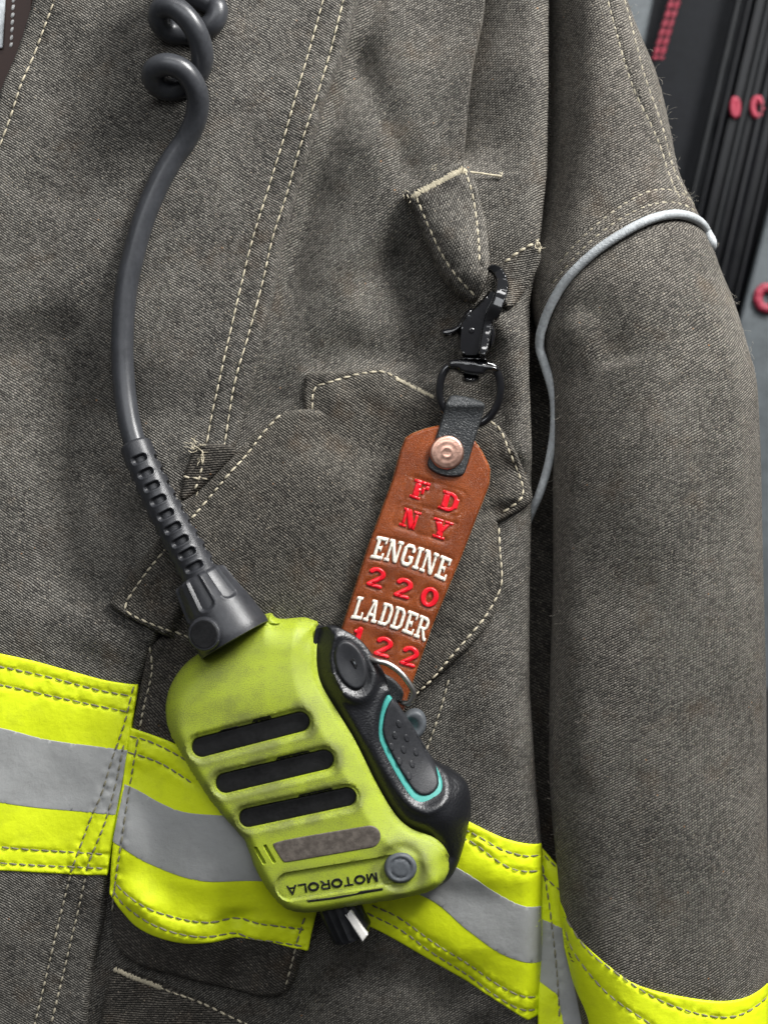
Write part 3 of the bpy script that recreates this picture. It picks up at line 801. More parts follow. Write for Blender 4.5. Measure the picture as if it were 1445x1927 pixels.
# tape going on round the side, seen in the gap beside the sleeve
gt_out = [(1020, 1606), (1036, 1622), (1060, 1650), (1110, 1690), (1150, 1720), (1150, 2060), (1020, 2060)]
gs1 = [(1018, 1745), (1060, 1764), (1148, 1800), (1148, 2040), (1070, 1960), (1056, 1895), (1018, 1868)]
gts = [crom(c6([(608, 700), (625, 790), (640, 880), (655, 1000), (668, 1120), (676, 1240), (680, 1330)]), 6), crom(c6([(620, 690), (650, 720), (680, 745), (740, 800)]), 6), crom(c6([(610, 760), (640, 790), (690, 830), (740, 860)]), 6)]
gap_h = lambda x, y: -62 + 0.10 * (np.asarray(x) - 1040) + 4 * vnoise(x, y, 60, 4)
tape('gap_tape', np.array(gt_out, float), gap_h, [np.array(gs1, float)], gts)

# --- sleeve
SY = np.array([-200, 0, 100, 200, 300, 400, 450, 500, 560, 620, 700, 800, 900, 1100, 1300, 1450, 1550, 1640, 1720, 1800, 1927, 2100])
SL = np.array([1034, 1040, 1042, 1040, 1034, 1018, 1010, 1003, 1004, 1020, 1042, 1048, 1046, 1047, 1040, 1038, 1044, 1054, 1061, 1072, 1098, 1130])
SRY = np.array([-200, 0, 40, 95, 165, 241, 301, 346, 401, 451, 502, 552, 617, 710, 900, 1100, 1300, 1700, 2100])
SRX = np.array([1140, 1209, 1227, 1252, 1272, 1287, 1297, 1317, 1342, 1362, 1377, 1397, 1415, 1437, 1444, 1447, 1452, 1456, 1460])
PIPE = crom(c2([(1260, 866), (1254, 852), (1235, 828), (1180, 806), (1100, 803), (1000, 830), (900, 880), (780, 960), (680, 1060), (620, 1170), (592, 1270)]), 5)


def sl_geo(y):
    y = np.asarray(y, float)
    yy = np.convolve(np.pad(np.interp(np.arange(-220, 2121, 5), SY, SL), 8, mode='edge'), np.ones(17) / 17, 'valid'); l_ = np.interp(y, np.arange(-220, 2121, 5), yy)
    y2 = np.convolve(np.pad(np.interp(np.arange(-220, 2121, 5), SRY, SRX), 4, mode='edge'), np.ones(9) / 9, 'valid'); r_ = np.interp(y, np.arange(-220, 2121, 5), y2)
    k1 = sstep((y - 230) / 620); h0 = -124 + 89 * k1; A = 138 + 22 * np.exp(-((y - 430) / 260) ** 2) + 8 * k1
    return l_, r_, h0, A


def sl_detail(x, y):
    d, s, f = seg_dist(x, y, PIPE, False, True)
    up = np.where(s > 0, 1.0, -1.0)      # above the piping
    q = np.clip(up * d, -200, 200)
    h = 7 * sstep((q + 4) / 9) * sstep((640 - np.asarray(y)) / 60) - 10 * np.exp(-(d / 14) ** 2) * (q < 0)
    for sm, dp in ((sl_sA, 3.5), (sl_sB, 3.5), (sl_sC, 3.5), (sl_sD, 3.5)):
        h = h - dp * np.exp(-(seg_dist(x, y, sm) / 4.5) ** 2)
    h = h + 7 * np.exp(-(seg_dist(x, y, sl_mid) / 15) ** 2)
    h = h + 8 * undul(x, y * 0.7, 240, 11) + 3.0 * undul(x, y * 0.8, 110, 12) + 0.8 * undul(x, y, 55, 13)
    h = h + ridge(x, y, [(1330, 520), (1370, 760), (1390, 1000)], 40, 30, 9) + ridge(x, y, [(1120, 620), (1100, 900), (1110, 1200)], 60, 60, -6) \
        + ridge(x, y, [(1060, 1000), (1080, 1300), (1100, 1500)], 30, 40, 8) + ridge(x, y, [(1070, 560), (1130, 600), (1160, 700)], 30, 50, -14)
    return h


sl_sA = crom(c2([(660, 985), (730, 910), (820, 830), (920, 760), (1000, 720), (1080, 705), (1150, 715), (1200, 740)]), 5)
sl_sB = crom(c2([(640, 1060), (720, 965), (800, 890), (900, 820), (1000, 775), (1100, 755), (1190, 770)]), 5)
sl_sC = crom(c2([(825, -100), (850, 0), (880, 120), (920, 260), (960, 360), (1020, 470), (1060, 560), (1090, 660), (1130, 750)]), 5)
sl_sD = crom(c2([(895, -100), (930, 0), (960, 140), (990, 260), (1030, 370), (1060, 450), (1100, 590), (1130, 660), (1165, 720)]), 5)
sl_mid = (resample(sl_sC, 60) + np.array([20, -5]))


def sl_edge(x, y, l_): return -62 * np.exp(-((np.asarray(x) - l_) / 44) ** 2) * sstep((560 - np.asarray(y)) / 180)


def sleeve_h(x, y):
    x = np.asarray(x, float); y = np.asarray(y, float); l_, r_, h0, A = sl_geo(y)
    t = np.clip((x - (l_ + r_) / 2) / ((r_ - l_) / 2), -1, 1); sn = np.sqrt(1 - t * t)
    return h0 + A * sn + sl_edge(x, y, l_) + sl_detail(x, y) * np.clip(sn * 2.2, 0, 1)


ys = np.arange(-180, 2090, 5.5); nth = 120
th_ = np.linspace(-0.12 * np.pi, 1.12 * np.pi, nth)
V = np.zeros((len(ys), nth, 3)); l_, r_, h0, A = sl_geo(ys)
UVs = np.zeros((len(ys), nth, 2))
tt = -np.cos(th_)
X = (l_ + r_)[:, None] / 2 + tt[None] * ((r_ - l_) / 2)[:, None]; Y = np.repeat(ys[:, None], nth, 1); sn = np.sin(th_)[None]
Hh = h0[:, None] + A[:, None] * sn + sl_edge(X, Y, l_[:, None]) * (sn > 0.05) + sl_detail(X, Y) * np.clip(sn * 2.2, 0, 1)
V[..., 0] = X; V[..., 1] = Y; V[..., 2] = Hh
arc = np.concatenate([np.zeros((len(ys), 1)), np.cumsum(np.sqrt(np.diff(X, axis=1) ** 2 + np.diff(Hh, axis=1) ** 2), 1)], 1); arc -= arc[:, nth // 2][:, None]
UVs[..., 0] = arc * 0.01 + 13; UVs[..., 1] = Y * 0.01
ny = len(ys); idx = np.arange(ny * nth).reshape(ny, nth)
Fq = np.stack([idx[:-1, :-1], idx[1:, :-1], idx[1:, 1:], idx[:-1, 1:]], -1).reshape(-1, 4)
sleeve = link(coat, 'sleeve', V.reshape(-1, 3), Fq, M_cloth4, None, UVs.reshape(-1, 2))
stitches(coat, 'stitching', [sl_sA, sl_sB, sl_sC, sl_sD], sleeve_h, M_thread_dim, sleeve, ln=12, gap=4, rad=2.0)
# piping
pp = PIPE; hp = sleeve_h(pp[:, 0], pp[:, 1]) + 3
kq_ = int(len(pp) * 0.72); hp[kq_:] = np.maximum(np.linspace(hp[kq_], -16, len(pp) - kq_), hp[kq_:])
pipe_dn = np.array(c4c([(598, 25), (615, 80), (645, 180), (655, 260), (650, 360), (630, 470), (600, 570), (572, 640), (560, 690)]))
hh = np.linspace(hp[-1], -52, len(pipe_dn)); hh = np.interp(np.arange(len(pipe_dn)), [0, 1, 3, 6, 8], [hp[-1] - 6, -24, -28, -32, -60])
P3 = np.vstack([[(1347, 476, -118), (1353, 458, -88), (1355, 446, -52)], np.column_stack([pp[3::3], hp[3::3]]), np.column_stack([pipe_dn, hh])])
rad = np.concatenate([np.full(len(pp[3::3]) + 3, 8.8), np.linspace(8.8, 8, len(pipe_dn) - 1), [5]])
sweep(coat, 'piping', P3, rad, M_piping, sleeve, n=16, step=3, rfun=lambda s, a, L: 0.3 * np.sin(a + s * 0.8))
st_o = np.vstack([crom([(1058, 1705), (1075, 1745), (1100, 1775), (1150, 1812), (1200, 1838), (1290, 1858), (1380, 1866), (1448, 1853)], 8), [(1448, 2060)], crom([(1128, 2060), (1108, 1927), (1086, 1870), (1068, 1800)], 8)])
tape('sleeve_tape', st_o, lambda x, y: sleeve_h(x, y) + 0.5,
     [], [crom(c6([(690, 905), (760, 1000), (850, 1060), (1000, 1150), (1150, 1205), (1300, 1225), (1440, 1190)]), 6), crom(c6([(694, 960), (720, 1030), (820, 1140), (950, 1225), (1060, 1290), (1200, 1340)]), 6)])

# --- hanging loop tab and its other end
tab_out = chaikin(c2([(75, 735), (90, 715), (200, 650), (300, 598), (325, 622), (360, 720), (392, 850), (400, 1000), (392, 1060), (350, 1140), (300, 1120), (220, 1040), (170, 920), (130, 820), (100, 765)]), 2)


def tab_base(x, y):
    k = sstep((np.asarray(y) - 340) / 140)
    d, s, f = seg_dist(x, y, c2([(210, 690), (270, 850), (330, 1000), (370, 1100)]), False, True)
    return body_h(np.clip(x, 0, 960), y) * (1 - k) + 12 + k * 44 - 0.011 * d * d * k + 8 * (1 - k) - 26 * sstep((np.asarray(y) - 520) / 55)


tsA = crom(c2([(125, 745), (170, 850), (220, 960), (280, 1050), (345, 1115)]), 5)
tsB = crom(c2([(308, 640), (340, 760), (355, 900), (358, 1010)]), 5)
ltab = panel(coat, 'loop_tab', [tab_out], tab_base, M_cloth2, th=18, r=9, step=6, seams=[tsA, tsB], uvrot=0.6, skirt=26)
stitches(coat, 'stitching', [tsA, tsB], lambda x, y: tab_base(x, y) + 16, M_thread, ltab, ln=13, gap=3.4, rad=2.0)
tack(coat, 'bar_tack', c2([(105, 745)])[0], c2([(312, 634)])[0], lambda x, y: tab_base(x, y) + 17, 15, ltab, M_thread)
thr = np.array(c2([(325, 640), (370, 645), (410, 650), (448, 656)])); sweep(coat, 'loose_thread', np.column_stack([thr, body_h(thr[:, 0], thr[:, 1]) + np.array([22, 18, 12, 11])]), [2.2, 2.0, 2.0, 3.0], M_thread, ltab, n=8)
fibres(coat, 'frayed_thread', [tuple(np.array(c2([(90, 745)])[0]) + rng.normal(0, 5, 2)) for _ in range(8)] + [tuple(np.array(c2([(445, 656)])[0]) + rng.normal(0, 3, 2)) for _ in range(3)] +
       [tuple(np.array(c2([(190, 635)])[0]) + rng.normal(0, 3, 2)) for _ in range(6)], lambda x, y: tab_base(x, y) + 16, M_thread, ltab, rad=0.9, ln=(4, 11))
tab2 = chaikin(c2([(425, 1000), (470, 965), (570, 903), (600, 945), (585, 1000), (545, 1070), (495, 1150), (455, 1165), (440, 1090)]), 2)
t2b = lambda x, y: body_h(np.clip(x, 0, 975), y) + 8 + 0.1 * (np.asarray(x) - 940)
lt2 = panel(coat, 'loop_tab', [tab2], t2b, M_cloth2, th=18, r=8, step=6, uvrot=-0.4, skirt=40)
stitches(coat, 'stitching', [crom(c2([(455, 985), (510, 945), (565, 915)]), 4), crom(c2([(570, 905), (590, 940), (585, 955)]), 3)], lambda x, y: t2b(x, y) + 17, M_thread, lt2, rad=2.6)
fibres(coat, 'frayed_thread', [tuple(np.array(c2([(585, 930)])[0]) + rng.normal(0, 4, 2)) for _ in range(10)], lambda x, y: t2b(x, y) + 17, M_thread, lt2, rad=1.0, ln=(8, 18))

# --- loose lint along seams and edges
rt = []
for yv in rng.uniform(60, 700, 70):
    rt.append((float(np.interp(yv, SRY, SRX)) - rng.uniform(1, 10), yv))
for yv in rng.uniform(620, 1700, 130):
    rt.append((float(sl_geo(np.array([yv]))[0][0]) + rng.uniform(1, 14), yv))
for sm in (sl_sC, sl_sD):
    for k in rng.integers(0, len(sm), 110): rt.append(tuple(sm[k] + rng.normal(0, 7, 2)))
for _ in range(120): rt.append((rng.uniform(1060, 1430), rng.uniform(450, 1750)))
lf = fibres(coat, 'lint', [q for q in rt if q[0] < 1440], sleeve_h, M_fuzz, sleeve, rad=0.3); lf['kind'] = 'stuff'

# ================================================================== SPEAKER MICROPHONE
mic = thing('speaker_microphone', 'grimy lime green speaker microphone with black grip and coiled black cable', 'radio microphone', (600, 1720, 30), 100)
R_EDGE = crom(mc([(725, 385), (712, 460), (715, 560), (740, 640), (800, 740), (880, 870), (980, 1070), (1060, 1200), (1130, 1260), (1220, 1295), (1270, 1340), (1300, 1400)]), 5)
REST = crom(mc([(1300, 1400), (1292, 1470), (1235, 1528), (1150, 1558), (1000, 1585), (850, 1608), (700, 1632), (630, 1630), (565, 1608), (500, 1540), (440, 1440), (412, 1365), (380, 1300), (290, 1200), (200, 1080), (110, 930), (55, 825), (43, 720), (72, 620), (130, 540), (195, 492), (300, 420), (420, 350), (500, 318), (522, 338), (560, 345), (650, 338), (716, 352), (722, 368), (725, 385)]), 5)
h_out = np.vstack([R_EDGE[:-1], REST[:-1]])
SLOTS = [(mc([(213, 895)])[0], mc([(640, 785)])[0], 21), (mc([(318, 1052)])[0], mc([(745, 950)])[0], 21), (mc([(418, 1203)])[0], mc([(845, 1112)])[0], 20)]
LOGO = (mc([(600, 1497)])[0], mc([(1075, 1420)])[0], 26)
BTN = mc([(1080, 1418)])[0]


def face_h(x, y):
    return 128 + 0.012 * (np.asarray(y) - 1450) - 0.00004 * (np.asarray(x) - 560) ** 2 - 16 * sstep((1330 - np.asarray(y)) / 150)


def housing_h(x, y):
    x = np.asarray(x, float); y = np.asarray(y, float)
    dr = seg_dist(x, y, R_EDGE); de = seg_dist(x, y, REST)
    h = face_h(x, y) - 24 * (1 - np.clip(dr / 44, 0, 1)) - 56 * (1 - rnd_prof(de / (26 + 30 * sstep((1430 - y) / 160))))
    h = h - 5 * np.exp(-((dr - 2) / 5) ** 2) * (dr < 8)
    for a, b, r in SLOTS:
        s = seg_dist(x, y, [a, b]) - r
        h = h - 5.5 * (1 - sstep((s - 2) / 6)) - 13 * (1 - sstep((s + 3.5) / 4))
    h = h - 3.5 * np.exp(-(seg_dist(x, y, mc([(470, 374), (560, 366), (650, 362), (722, 378)])) / 2.2) ** 2)
    s = seg_dist(x, y, [LOGO[0], LOGO[1]]) - LOGO[2]
    h = h - 5.5 * (1 - sstep((s + 2) / 4))
    s = np.hypot(x - BTN[0], y - BTN[1]) - 40
    h = h - 5 * (1 - sstep((s + 4) / 14)) * (np.hypot(x - BTN[0], y - BTN[1]) < 60)
    for a, b in (mc([(452, 1332), (487, 1393)]), mc([(492, 1322), (530, 1388)])):
        h = h - 9 * (1 - sstep((seg_dist(x, y, [a, b]) - 0.5) / 3))
    return h


rings = []
for a, b, r in SLOTS:
    for q in (r - 4, r - 2, r, r + 2, r + 6, r + 12): rings.append(resample(pill(a, b, q), 3.5, True))
for q in (-4, -1, 2, 5): rings.append(resample(pill(LOGO[0], LOGO[1], LOGO[2] + q), 4, True))
for q in (34, 40, 46, 54): rings.append(circle(BTN[0], BTN[1], q, n=50))
for a, b in (mc([(452, 1332), (487, 1393)]), mc([(492, 1322), (530, 1388)])):
    for q in (0.8, 2.2, 4): rings.append(resample(pill(a, b, q), 2, True))
housing = panel(mic, 'housing', [h_out], housing_h, M_lime, th=0, r=52, step=6, bstep=4, skirt=30, rings=rings, angle=38, jit=0.2)
me = housing.data; att = me.attributes.new('grime', 'FLOAT', 'POINT')
n_ = len(me.vertices); co = np.empty(n_ * 3); me.vertices.foreach_get('co', co); co = co.reshape(-1, 3) + mic.L
f_ = (D - mic.href) / D; vx = co[:, 0] / (f_ * S) + CX; vy = CY - co[:, 2] / (f_ * S)
gr = np.zeros(n_)
for a, b, r in SLOTS:
    s = seg_dist(vx, vy, [a, b]) - r; gr = np.maximum(gr, 0.85 * np.exp(-((s - 7) / 12) ** 2))
gr = np.maximum(gr, 0.9 * np.exp(-((np.hypot(vx - BTN[0], vy - BTN[1]) - 42) / 14) ** 2))
s = seg_dist(vx, vy, [LOGO[0], LOGO[1]]) - LOGO[2]; gr = np.maximum(gr, 0.5 * np.exp(-(s / 8) ** 2))
gr = np.maximum(gr, 0.35 * np.exp(-(seg_dist(vx, vy, REST) / 16) ** 2)); gr = np.maximum(gr, 0.7 * np.exp(-(np.hypot(vx - 420, vy - 1245) / 45) ** 2))
gr = np.maximum(gr, 0.6 * np.exp(-((vx - 470) / 140) ** 2 - ((vy - 1345) / 45) ** 2)); gr = gr * (0.65 + 0.5 * vnoise(vx, vy, 26, 4))
att.data.foreach_set('value', np.clip(gr, 0, 1))
# dark slots with the torn upper lips
NOTCH = [mc([(278, 836), (300, 818), (370, 800), (378, 806), (432, 790), (440, 770), (512, 752), (522, 770), (400, 830), (300, 860)]),
         mc([(330, 1012), (340, 998), (470, 965), (480, 972), (535, 955), (545, 935), (680, 905), (690, 925), (500, 990)]),
         mc([(432, 1165), (440, 1152), (540, 1130), (552, 1134), (632, 1115), (640, 1098), (780, 1068), (790, 1088), (600, 1150)])]
for (a, b, r), nq in zip(SLOTS, NOTCH):
    panel(mic, 'speaker_slot', [pill(a, b, r - 0.2)], lambda x, y: face_h(x, y) - 17.0, M_slot, housing, th=3, r=6, step=5, bstep=3, skirt=3)
    panel(mic, 'torn_lip', [np.array(nq)], lambda x, y: housing_h(x, y) + 0.2, M_slot, housing, th=1.2, r=1.5, step=3, bstep=2.5, skirt=3)
panel(mic, 'worn_plate', [chaikin(np.vstack([mc([(524, 1318), (530, 1306), (600, 1288)]), pill((520, 1600), mc([(945, 1280)])[0], 21)[14:], mc([(600, 1389), (578, 1392), (566, 1384)])]), 1)],
      lambda x, y: face_h(x, y) - 0.5, M_plate, housing, th=1.8, r=2, step=5, bstep=3, skirt=4)
panel(mic, 'round_button', [circle(BTN[0], BTN[1], 31, 29)], lambda x, y: face_h(x, y) - 7 - 4 * np.exp(-((np.hypot(np.asarray(x) - BTN[0], np.asarray(y) - BTN[1]) - 18) / 2.5) ** 2) * 0.6, M_graybtn, housing, th=9, r=7, step=3.5, bstep=3, skirt=4)
# dark crack under the logo field
panel(mic, 'lower_slit', [np.array(mc([(672, 1556), (775, 1543), (890, 1525), (905, 1516), (1003, 1503), (1005, 1512), (900, 1530), (790, 1551), (680, 1564)]))], lambda x, y: housing_h(x, y) + 0.2, M_slot, housing, th=0.9, r=1, step=4, bstep=3, skirt=2)


# ---- lettering helpers: glyphs as unions of strokes, y up, height 1
def rect(a, b, c, d): return [(a, b), (c, b), (c, d), (a, d)]


def cap(a, b, w_): return [tuple(q) for q in pill(a, b, w_ / 2, 7)]


def stroke(pts, w_): return [cap(pts[i], pts[i + 1], w_) for i in range(len(pts) - 1)]


def ell(cx, cy, rx, ry, a0, a1, n=18):
    return [(cx + rx * math.cos(a), cy + ry * math.sin(a)) for a in np.linspace(math.radians(a0), math.radians(a1), n)]


SLAB = {
    'E': (0.8, [rect(0, 0, .8, .17), rect(0, .83, .8, 1), rect(.12, 0, .36, 1), rect(.3, .42, .56, .58), rect(.64, 0, .8, .31), rect(.64, .69, .8, 1), rect(.47, .35, .57, .65)]),
    'N': (0.98, [rect(.1, 0, .28, 1), rect(.70, 0, .88, 1), rect(0, 0, .38, .16), rect(0, .84, .3, 1), rect(.58, .84, .98, 1), [(.1, 1), (.36, 1), (.88, 0), (.62, 0)]]),
    'G': (0.8, [[(0, .78), (.2, 1), (.6, 1), (.79, .82), (.79, .64), (.55, .64), (.55, .82), (.25, .82), (.24, .78)], rect(0, .2, .25, .8), [(0, .22), (.2, 0), (.6, 0), (.79, .18), (.79, .5), (.42, .5), (.42, .35), (.55, .35), (.55, .18), (.25, .18), (.24, .22)]]),
    'I': (0.42, [rect(.09, 0, .33, 1), rect(0, 0, .42, .16), rect(0, .84, .42, 1)]),
    'L': (0.76, [rect(0, 0, .76, .17), rect(.1, 0, .34, 1), rect(0, .84, .45, 1), rect(.6, 0, .76, .36)]),
    'A': (0.96, [[(.1, 0), (.31, 0), (.56, 1), (.38, 1)], [(.63, 0), (.87, 0), (.62, 1), (.42, 1)], rect(.26, .25, .7, .41), rect(0, 0, .4, .16), rect(.55, 0, .96, .16), rect(.24, .86, .6, 1)]),
    'D': (0.82, [rect(.1, 0, .34, 1), [(0, .84), (0, 1), (.6, 1), (.82, .8), (.82, .7), (.58, .7), (.5, .84)], [(0, .16), (0, 0), (.6, 0), (.82, .2), (.82, .3), (.58, .3), (.5, .16)], rect(.58, .22, .82, .78)]),
    'R': (0.9, [rect(.1, 0, .34, 1), rect(0, 0, .43, .16), [(0, .84), (0, 1), (.62, 1), (.81, .85), (.81, .6), (.64, .42), (.3, .42), (.3, .56), (.57, .56), (.57, .84)], [(.36, .46), (.6, .46), (.8, .16), (.9, .16), (.9, 0), (.66, 0)]]),
    'F': (0.84, [rect(0, .83, .84, 1), rect(.1, 0, .43, 1), rect(0, 0, .54, .17), rect(.3, .43, .6, .59), rect(.64, .6, .84, 1), rect(.5, .33, .65, .69)]),
    'd': (0.95, [rect(.1, 0, .42, 1), rect(0, .83, .47, 1), rect(0, 0, .47, .17)] + stroke(ell(.42, .5, .37, .41, -90, 90), .2) + [rect(.64, .25, .92, .75)]),
    'n': (1.0, [rect(.1, 0, .27, 1), rect(.72, 0, .89, 1), rect(0, 0, .4, .16), rect(0, .84, .32, 1), rect(.58, .84, 1, 1), [(.08, 1), (.44, 1), (.89, 0), (.55, 0)]]),
    'Y': (0.95, [rect(.31, 0, .63, .5), rect(.18, 0, .76, .16), [(.06, .95), (.42, .95), (.63, .4), (.31, .4)], [(.66, .95), (.88, .95), (.63, .4), (.44, .4)], rect(0, .84, .48, 1), rect(.56, .84, .95, 1)]),
    '2': (0.66, stroke(ell(.33, .7, .25, .23, 165, -30, 16) + [(.13, .1)], .23) + [cap((.12, .1), (.58, .1), .22)]),
    '0': (0.66, stroke(ell(.33, .5, .25, .41, 0, 360, 26), .23)),
    '1': (0.4, [cap((.22, .1), (.22, .9), .25)] + [cap((.22, .88), (.06, .72), .2)]),
}
SANS = {
    'M': (1.12, [rect(0, 0, .2, 1), rect(.92, 0, 1.12, 1), [(0, 1), (.24, 1), (.66, 0), (.46, 0)], [(1.12, 1), (.88, 1), (.46, 0), (.66, 0)]]),
    'O': (1.2, stroke(ell(.6, .5, .47, .38, 0, 360, 28), .26)),
    'T': (0.95, [rect(0, .8, .95, 1), rect(.37, 0, .58, 1)]),
    'R': (1.0, [rect(0, 0, .21, 1)] + [rect(.1, .8, .65, 1), rect(.1, .36, .65, .55)] + stroke(ell(.65, .675, .22, .22, -90, 90, 12), .2) + [[(.4, .4), (.66, .4), (1.0, 0), (.74, 0)]]),
    'L': (0.85, [rect(0, 0, .21, 1), rect(0, 0, .85, .2)]),
    'A': (1.1, [[(0, 0), (.23, 0), (.66, 1), (.45, 1)], [(.87, 0), (1.1, 0), (.65, 1), (.44, 1)], rect(.25, .2, .85, .38)]),
}


def text_polys(font, txt, mapf, track=0.1):
    """mapf(gx, gy) -> photo px; returns polygons and total advance"""
    x = 0; out = []
    for ch in txt:
        w_, g = font[ch]
        for p in g: out.append([(x + a, b) for a, b in p])
        x += w_ + track
    return out, x - track


def put_text(t, name, font, txt, origin, du, up, width, height, hfun, mat, parent, th=3, r=3, track=0.1, arch=None, step=3):
    """origin: photo px of the lower left corner; du / up unit vectors of reading direction and letter up"""
    pl, adv = text_polys(font, txt, None, track)
    sx_ = width / adv; res = []
    for p in pl:
        q = []
        P0 = resample(np.array(p), 0.12, True) if arch else np.array(p)
        for gx, gy in P0:
            u = gx * sx_; v = gy * height
            if arch: 
                c = (gx / adv - 0.5) * 2; lo, hi = arch(c); v = lo + gy * (hi - lo)
            q.append((origin[0] + du[0] * u + up[0] * v, origin[1] + du[1] * u + up[1] * v))
        res.append(np.array(q))
    return panel(t, name, res, hfun, mat, parent, th=th, r=r, step=step, bstep=0, skirt=3, jit=0.1, angle=60)


tdu = np.array([-0.9888, 0.149]); tup = np.array([0.149, 0.9888])
a0 = np.array(mc([(977, 1437)])[0]); 
put_text(mic, 'lettering', SANS, 'MOTOROLA', a0, tdu, tup, 171, 17.5, lambda x, y: housing_h(x, y) + 0.4, M_slot, housing, th=1.2, r=1.0, track=0.12, step=2.5)

# ---- grip
OUTER = crom(mc([(735, 378), (770, 371), (820, 382), (900, 430), (960, 500), (1010, 580), (1036, 660), (1100, 775), (1180, 905), (1232, 980), (1300, 1018), (1360, 1060), (1391, 1115), (1396, 1200), (1380, 1280), (1360, 1370), (1330, 1455), (1290, 1515), (1230, 1550), (1130, 1578)]), 5)
g_in = R_EDGE.copy(); tgd = np.gradient(g_in, axis=0); tgd /= np.linalg.norm(tgd, axis=1)[:, None]
g_in = g_in + np.stack([tgd[:, 1], -tgd[:, 0]], 1) * -7.0 * -1
# push the inner edge under the lime shell
side_test = inside(g_in[:, 0], g_in[:, 1], h_out).mean()
if side_test < 0.5: g_in = R_EDGE + (R_EDGE - g_in)
low_in = crom(mc([(1290, 1400), (1275, 1470), (1220, 1515), (1150, 1545)]), 5)
grip_out = np.vstack([OUTER, low_in[::-1], g_in[::-1][3:]])
GB = gc([(402, 405)])[0]; GBA = math.radians(70)


def ellr(x, y, c, ra, rb, an):
    dx = np.asarray(x) - c[0]; dy = np.asarray(y) - c[1]
    u = dx * math.cos(an) + dy * math.sin(an); v = -dx * math.sin(an) + dy * math.cos(an)
    return np.sqrt((u / ra) ** 2 + (v / rb) ** 2)


def grip_h(x, y):
    x = np.asarray(x, float); y = np.asarray(y, float)
    do = seg_dist(x, y, OUTER); di = seg_dist(x, y, R_EDGE)
    bs_ = 40 + 44 * sstep((1440 - y) / 130)
    h = bs_ + (102 - bs_) * (np.clip(do / 85, 0, 1)) ** 0.6
    h = h + 6 * np.exp(-((di - 40) / 30) ** 2) - 4 * np.exp(-(di / 8) ** 2)
    e_ = ellr(x, y, GB, 58, 37, GBA)
    h = h + 9 * np.exp(-((e_ - 1.12) / 0.22) ** 2) * sstep(do / 20)
    # thumb ledge under the long button
    h = h + 16 * np.exp(-((x - 845) / 40) ** 2 - ((y - 1530) / 55) ** 2)
    pt = sdf(x, y, PTT_O); h = h + 5 * np.exp(-((pt - 7) / 9) ** 2)
    return np.minimum(h, face_h(x, y) - 36 + 0.9 * di)


PTT_O = chaikin(gc([(685, 622), (640, 690), (605, 830), (598, 960), (640, 1060), (700, 1180), (800, 1350), (860, 1430), (930, 1470), (1010, 1466), (1080, 1420), (1106, 1350), (1092, 1270), (1040, 1180), (950, 1040), (870, 900), (800, 790), (722, 665)]), 1)
PTT_I = chaikin(gc([(697, 668), (655, 755), (634, 870), (640, 950), (690, 1060), (760, 1190), (850, 1335), (905, 1392), (980, 1405), (1055, 1365), (1080, 1295), (1046, 1180), (960, 1038), (880, 896), (810, 784), (726, 655)]), 1)
rg = [circle(GB[0], GB[1], 55 * k, 33 * k, GBA, 60) for k in (0.9, 1.05, 1.2, 1.35)]
grip = panel(mic, 'grip', [grip_out], grip_h, M_grip, th=0, r=10, step=5.5, bstep=4, skirt=40, rings=rg, angle=50, jit=0.2)
panel(mic, 'side_button', [circle(GB[0], GB[1], 48, 28, GBA, 60)], lambda x, y: grip_h(x, y) * 0.35 + 68 - 5 * np.exp(-(ellr(x, y, GB, 34, 20, GBA)) ** 2), M_pad, grip, th=8, r=6, step=4, bstep=3, skirt=10)
sq = gc([(398, 372), (425, 352), (460, 405), (440, 442)])
panel(mic, 'button_mark', [np.array(sq)], lambda x, y: grip_h(x, y) * 0.35 + 68 + 3.2, M_slot, grip, th=1.4, r=1, step=2, bstep=2, skirt=1)
panel(mic, 'button_mark', [np.array(gc([(418, 380), (432, 378), (442, 400), (430, 404)]))], lambda x, y: grip_h(x, y) * 0.35 + 68 + 5.0, M_graybtn, grip, th=0.8, r=1, step=2, bstep=2, skirt=1)


def ptt_h(x, y):
    y = np.asarray(y, float); do = seg_dist(x, y, OUTER); bs_ = 48 + 36 * sstep((1440 - y) / 130); return bs_ + (100 - bs_) * (np.clip(do / 85, 0, 1)) ** 0.6


ring_t = panel(mic, 'push_to_talk_surround', [PTT_O], lambda x, y: ptt_h(x, y) - 2, M_teal, grip, th=11, r=5, step=4, bstep=3, skirt=12)
pad = panel(mic, 'push_to_talk_button', [PTT_I], lambda x, y: ptt_h(x, y) + 2, M_pad, grip, th=12, r=7, step=4, bstep=3, skirt=12)
for p in gc([(765, 855), (735, 940), (825, 965), (710, 1025), (800, 1050), (895, 1075), (770, 1135), (865, 1160), (840, 1245)]):
    panel(mic, 'grip_dot', [circle(p[0], p[1], 8.6, 5.6, math.radians(72), 20)], lambda x, y: ptt_h(x, y) + 12, M_pad, pad, th=3.6, r=3.2, step=2.5, bstep=0, skirt=2)

# ---- black back shell seen round the rim
def grow(p, k):
    tg = np.roll(p, -1, 0) - np.roll(p, 1, 0); tg /= np.linalg.norm(tg, axis=1)[:, None] + 1e-9; nn = np.stack([tg[:, 1], -tg[:, 0]], 1)
    ar = 0.5 * np.sum(p[:, 0] * np.roll(p[:, 1], -1) - np.roll(p[:, 0], -1) * p[:, 1])
    return p + nn * (k if ar > 0 else -k)


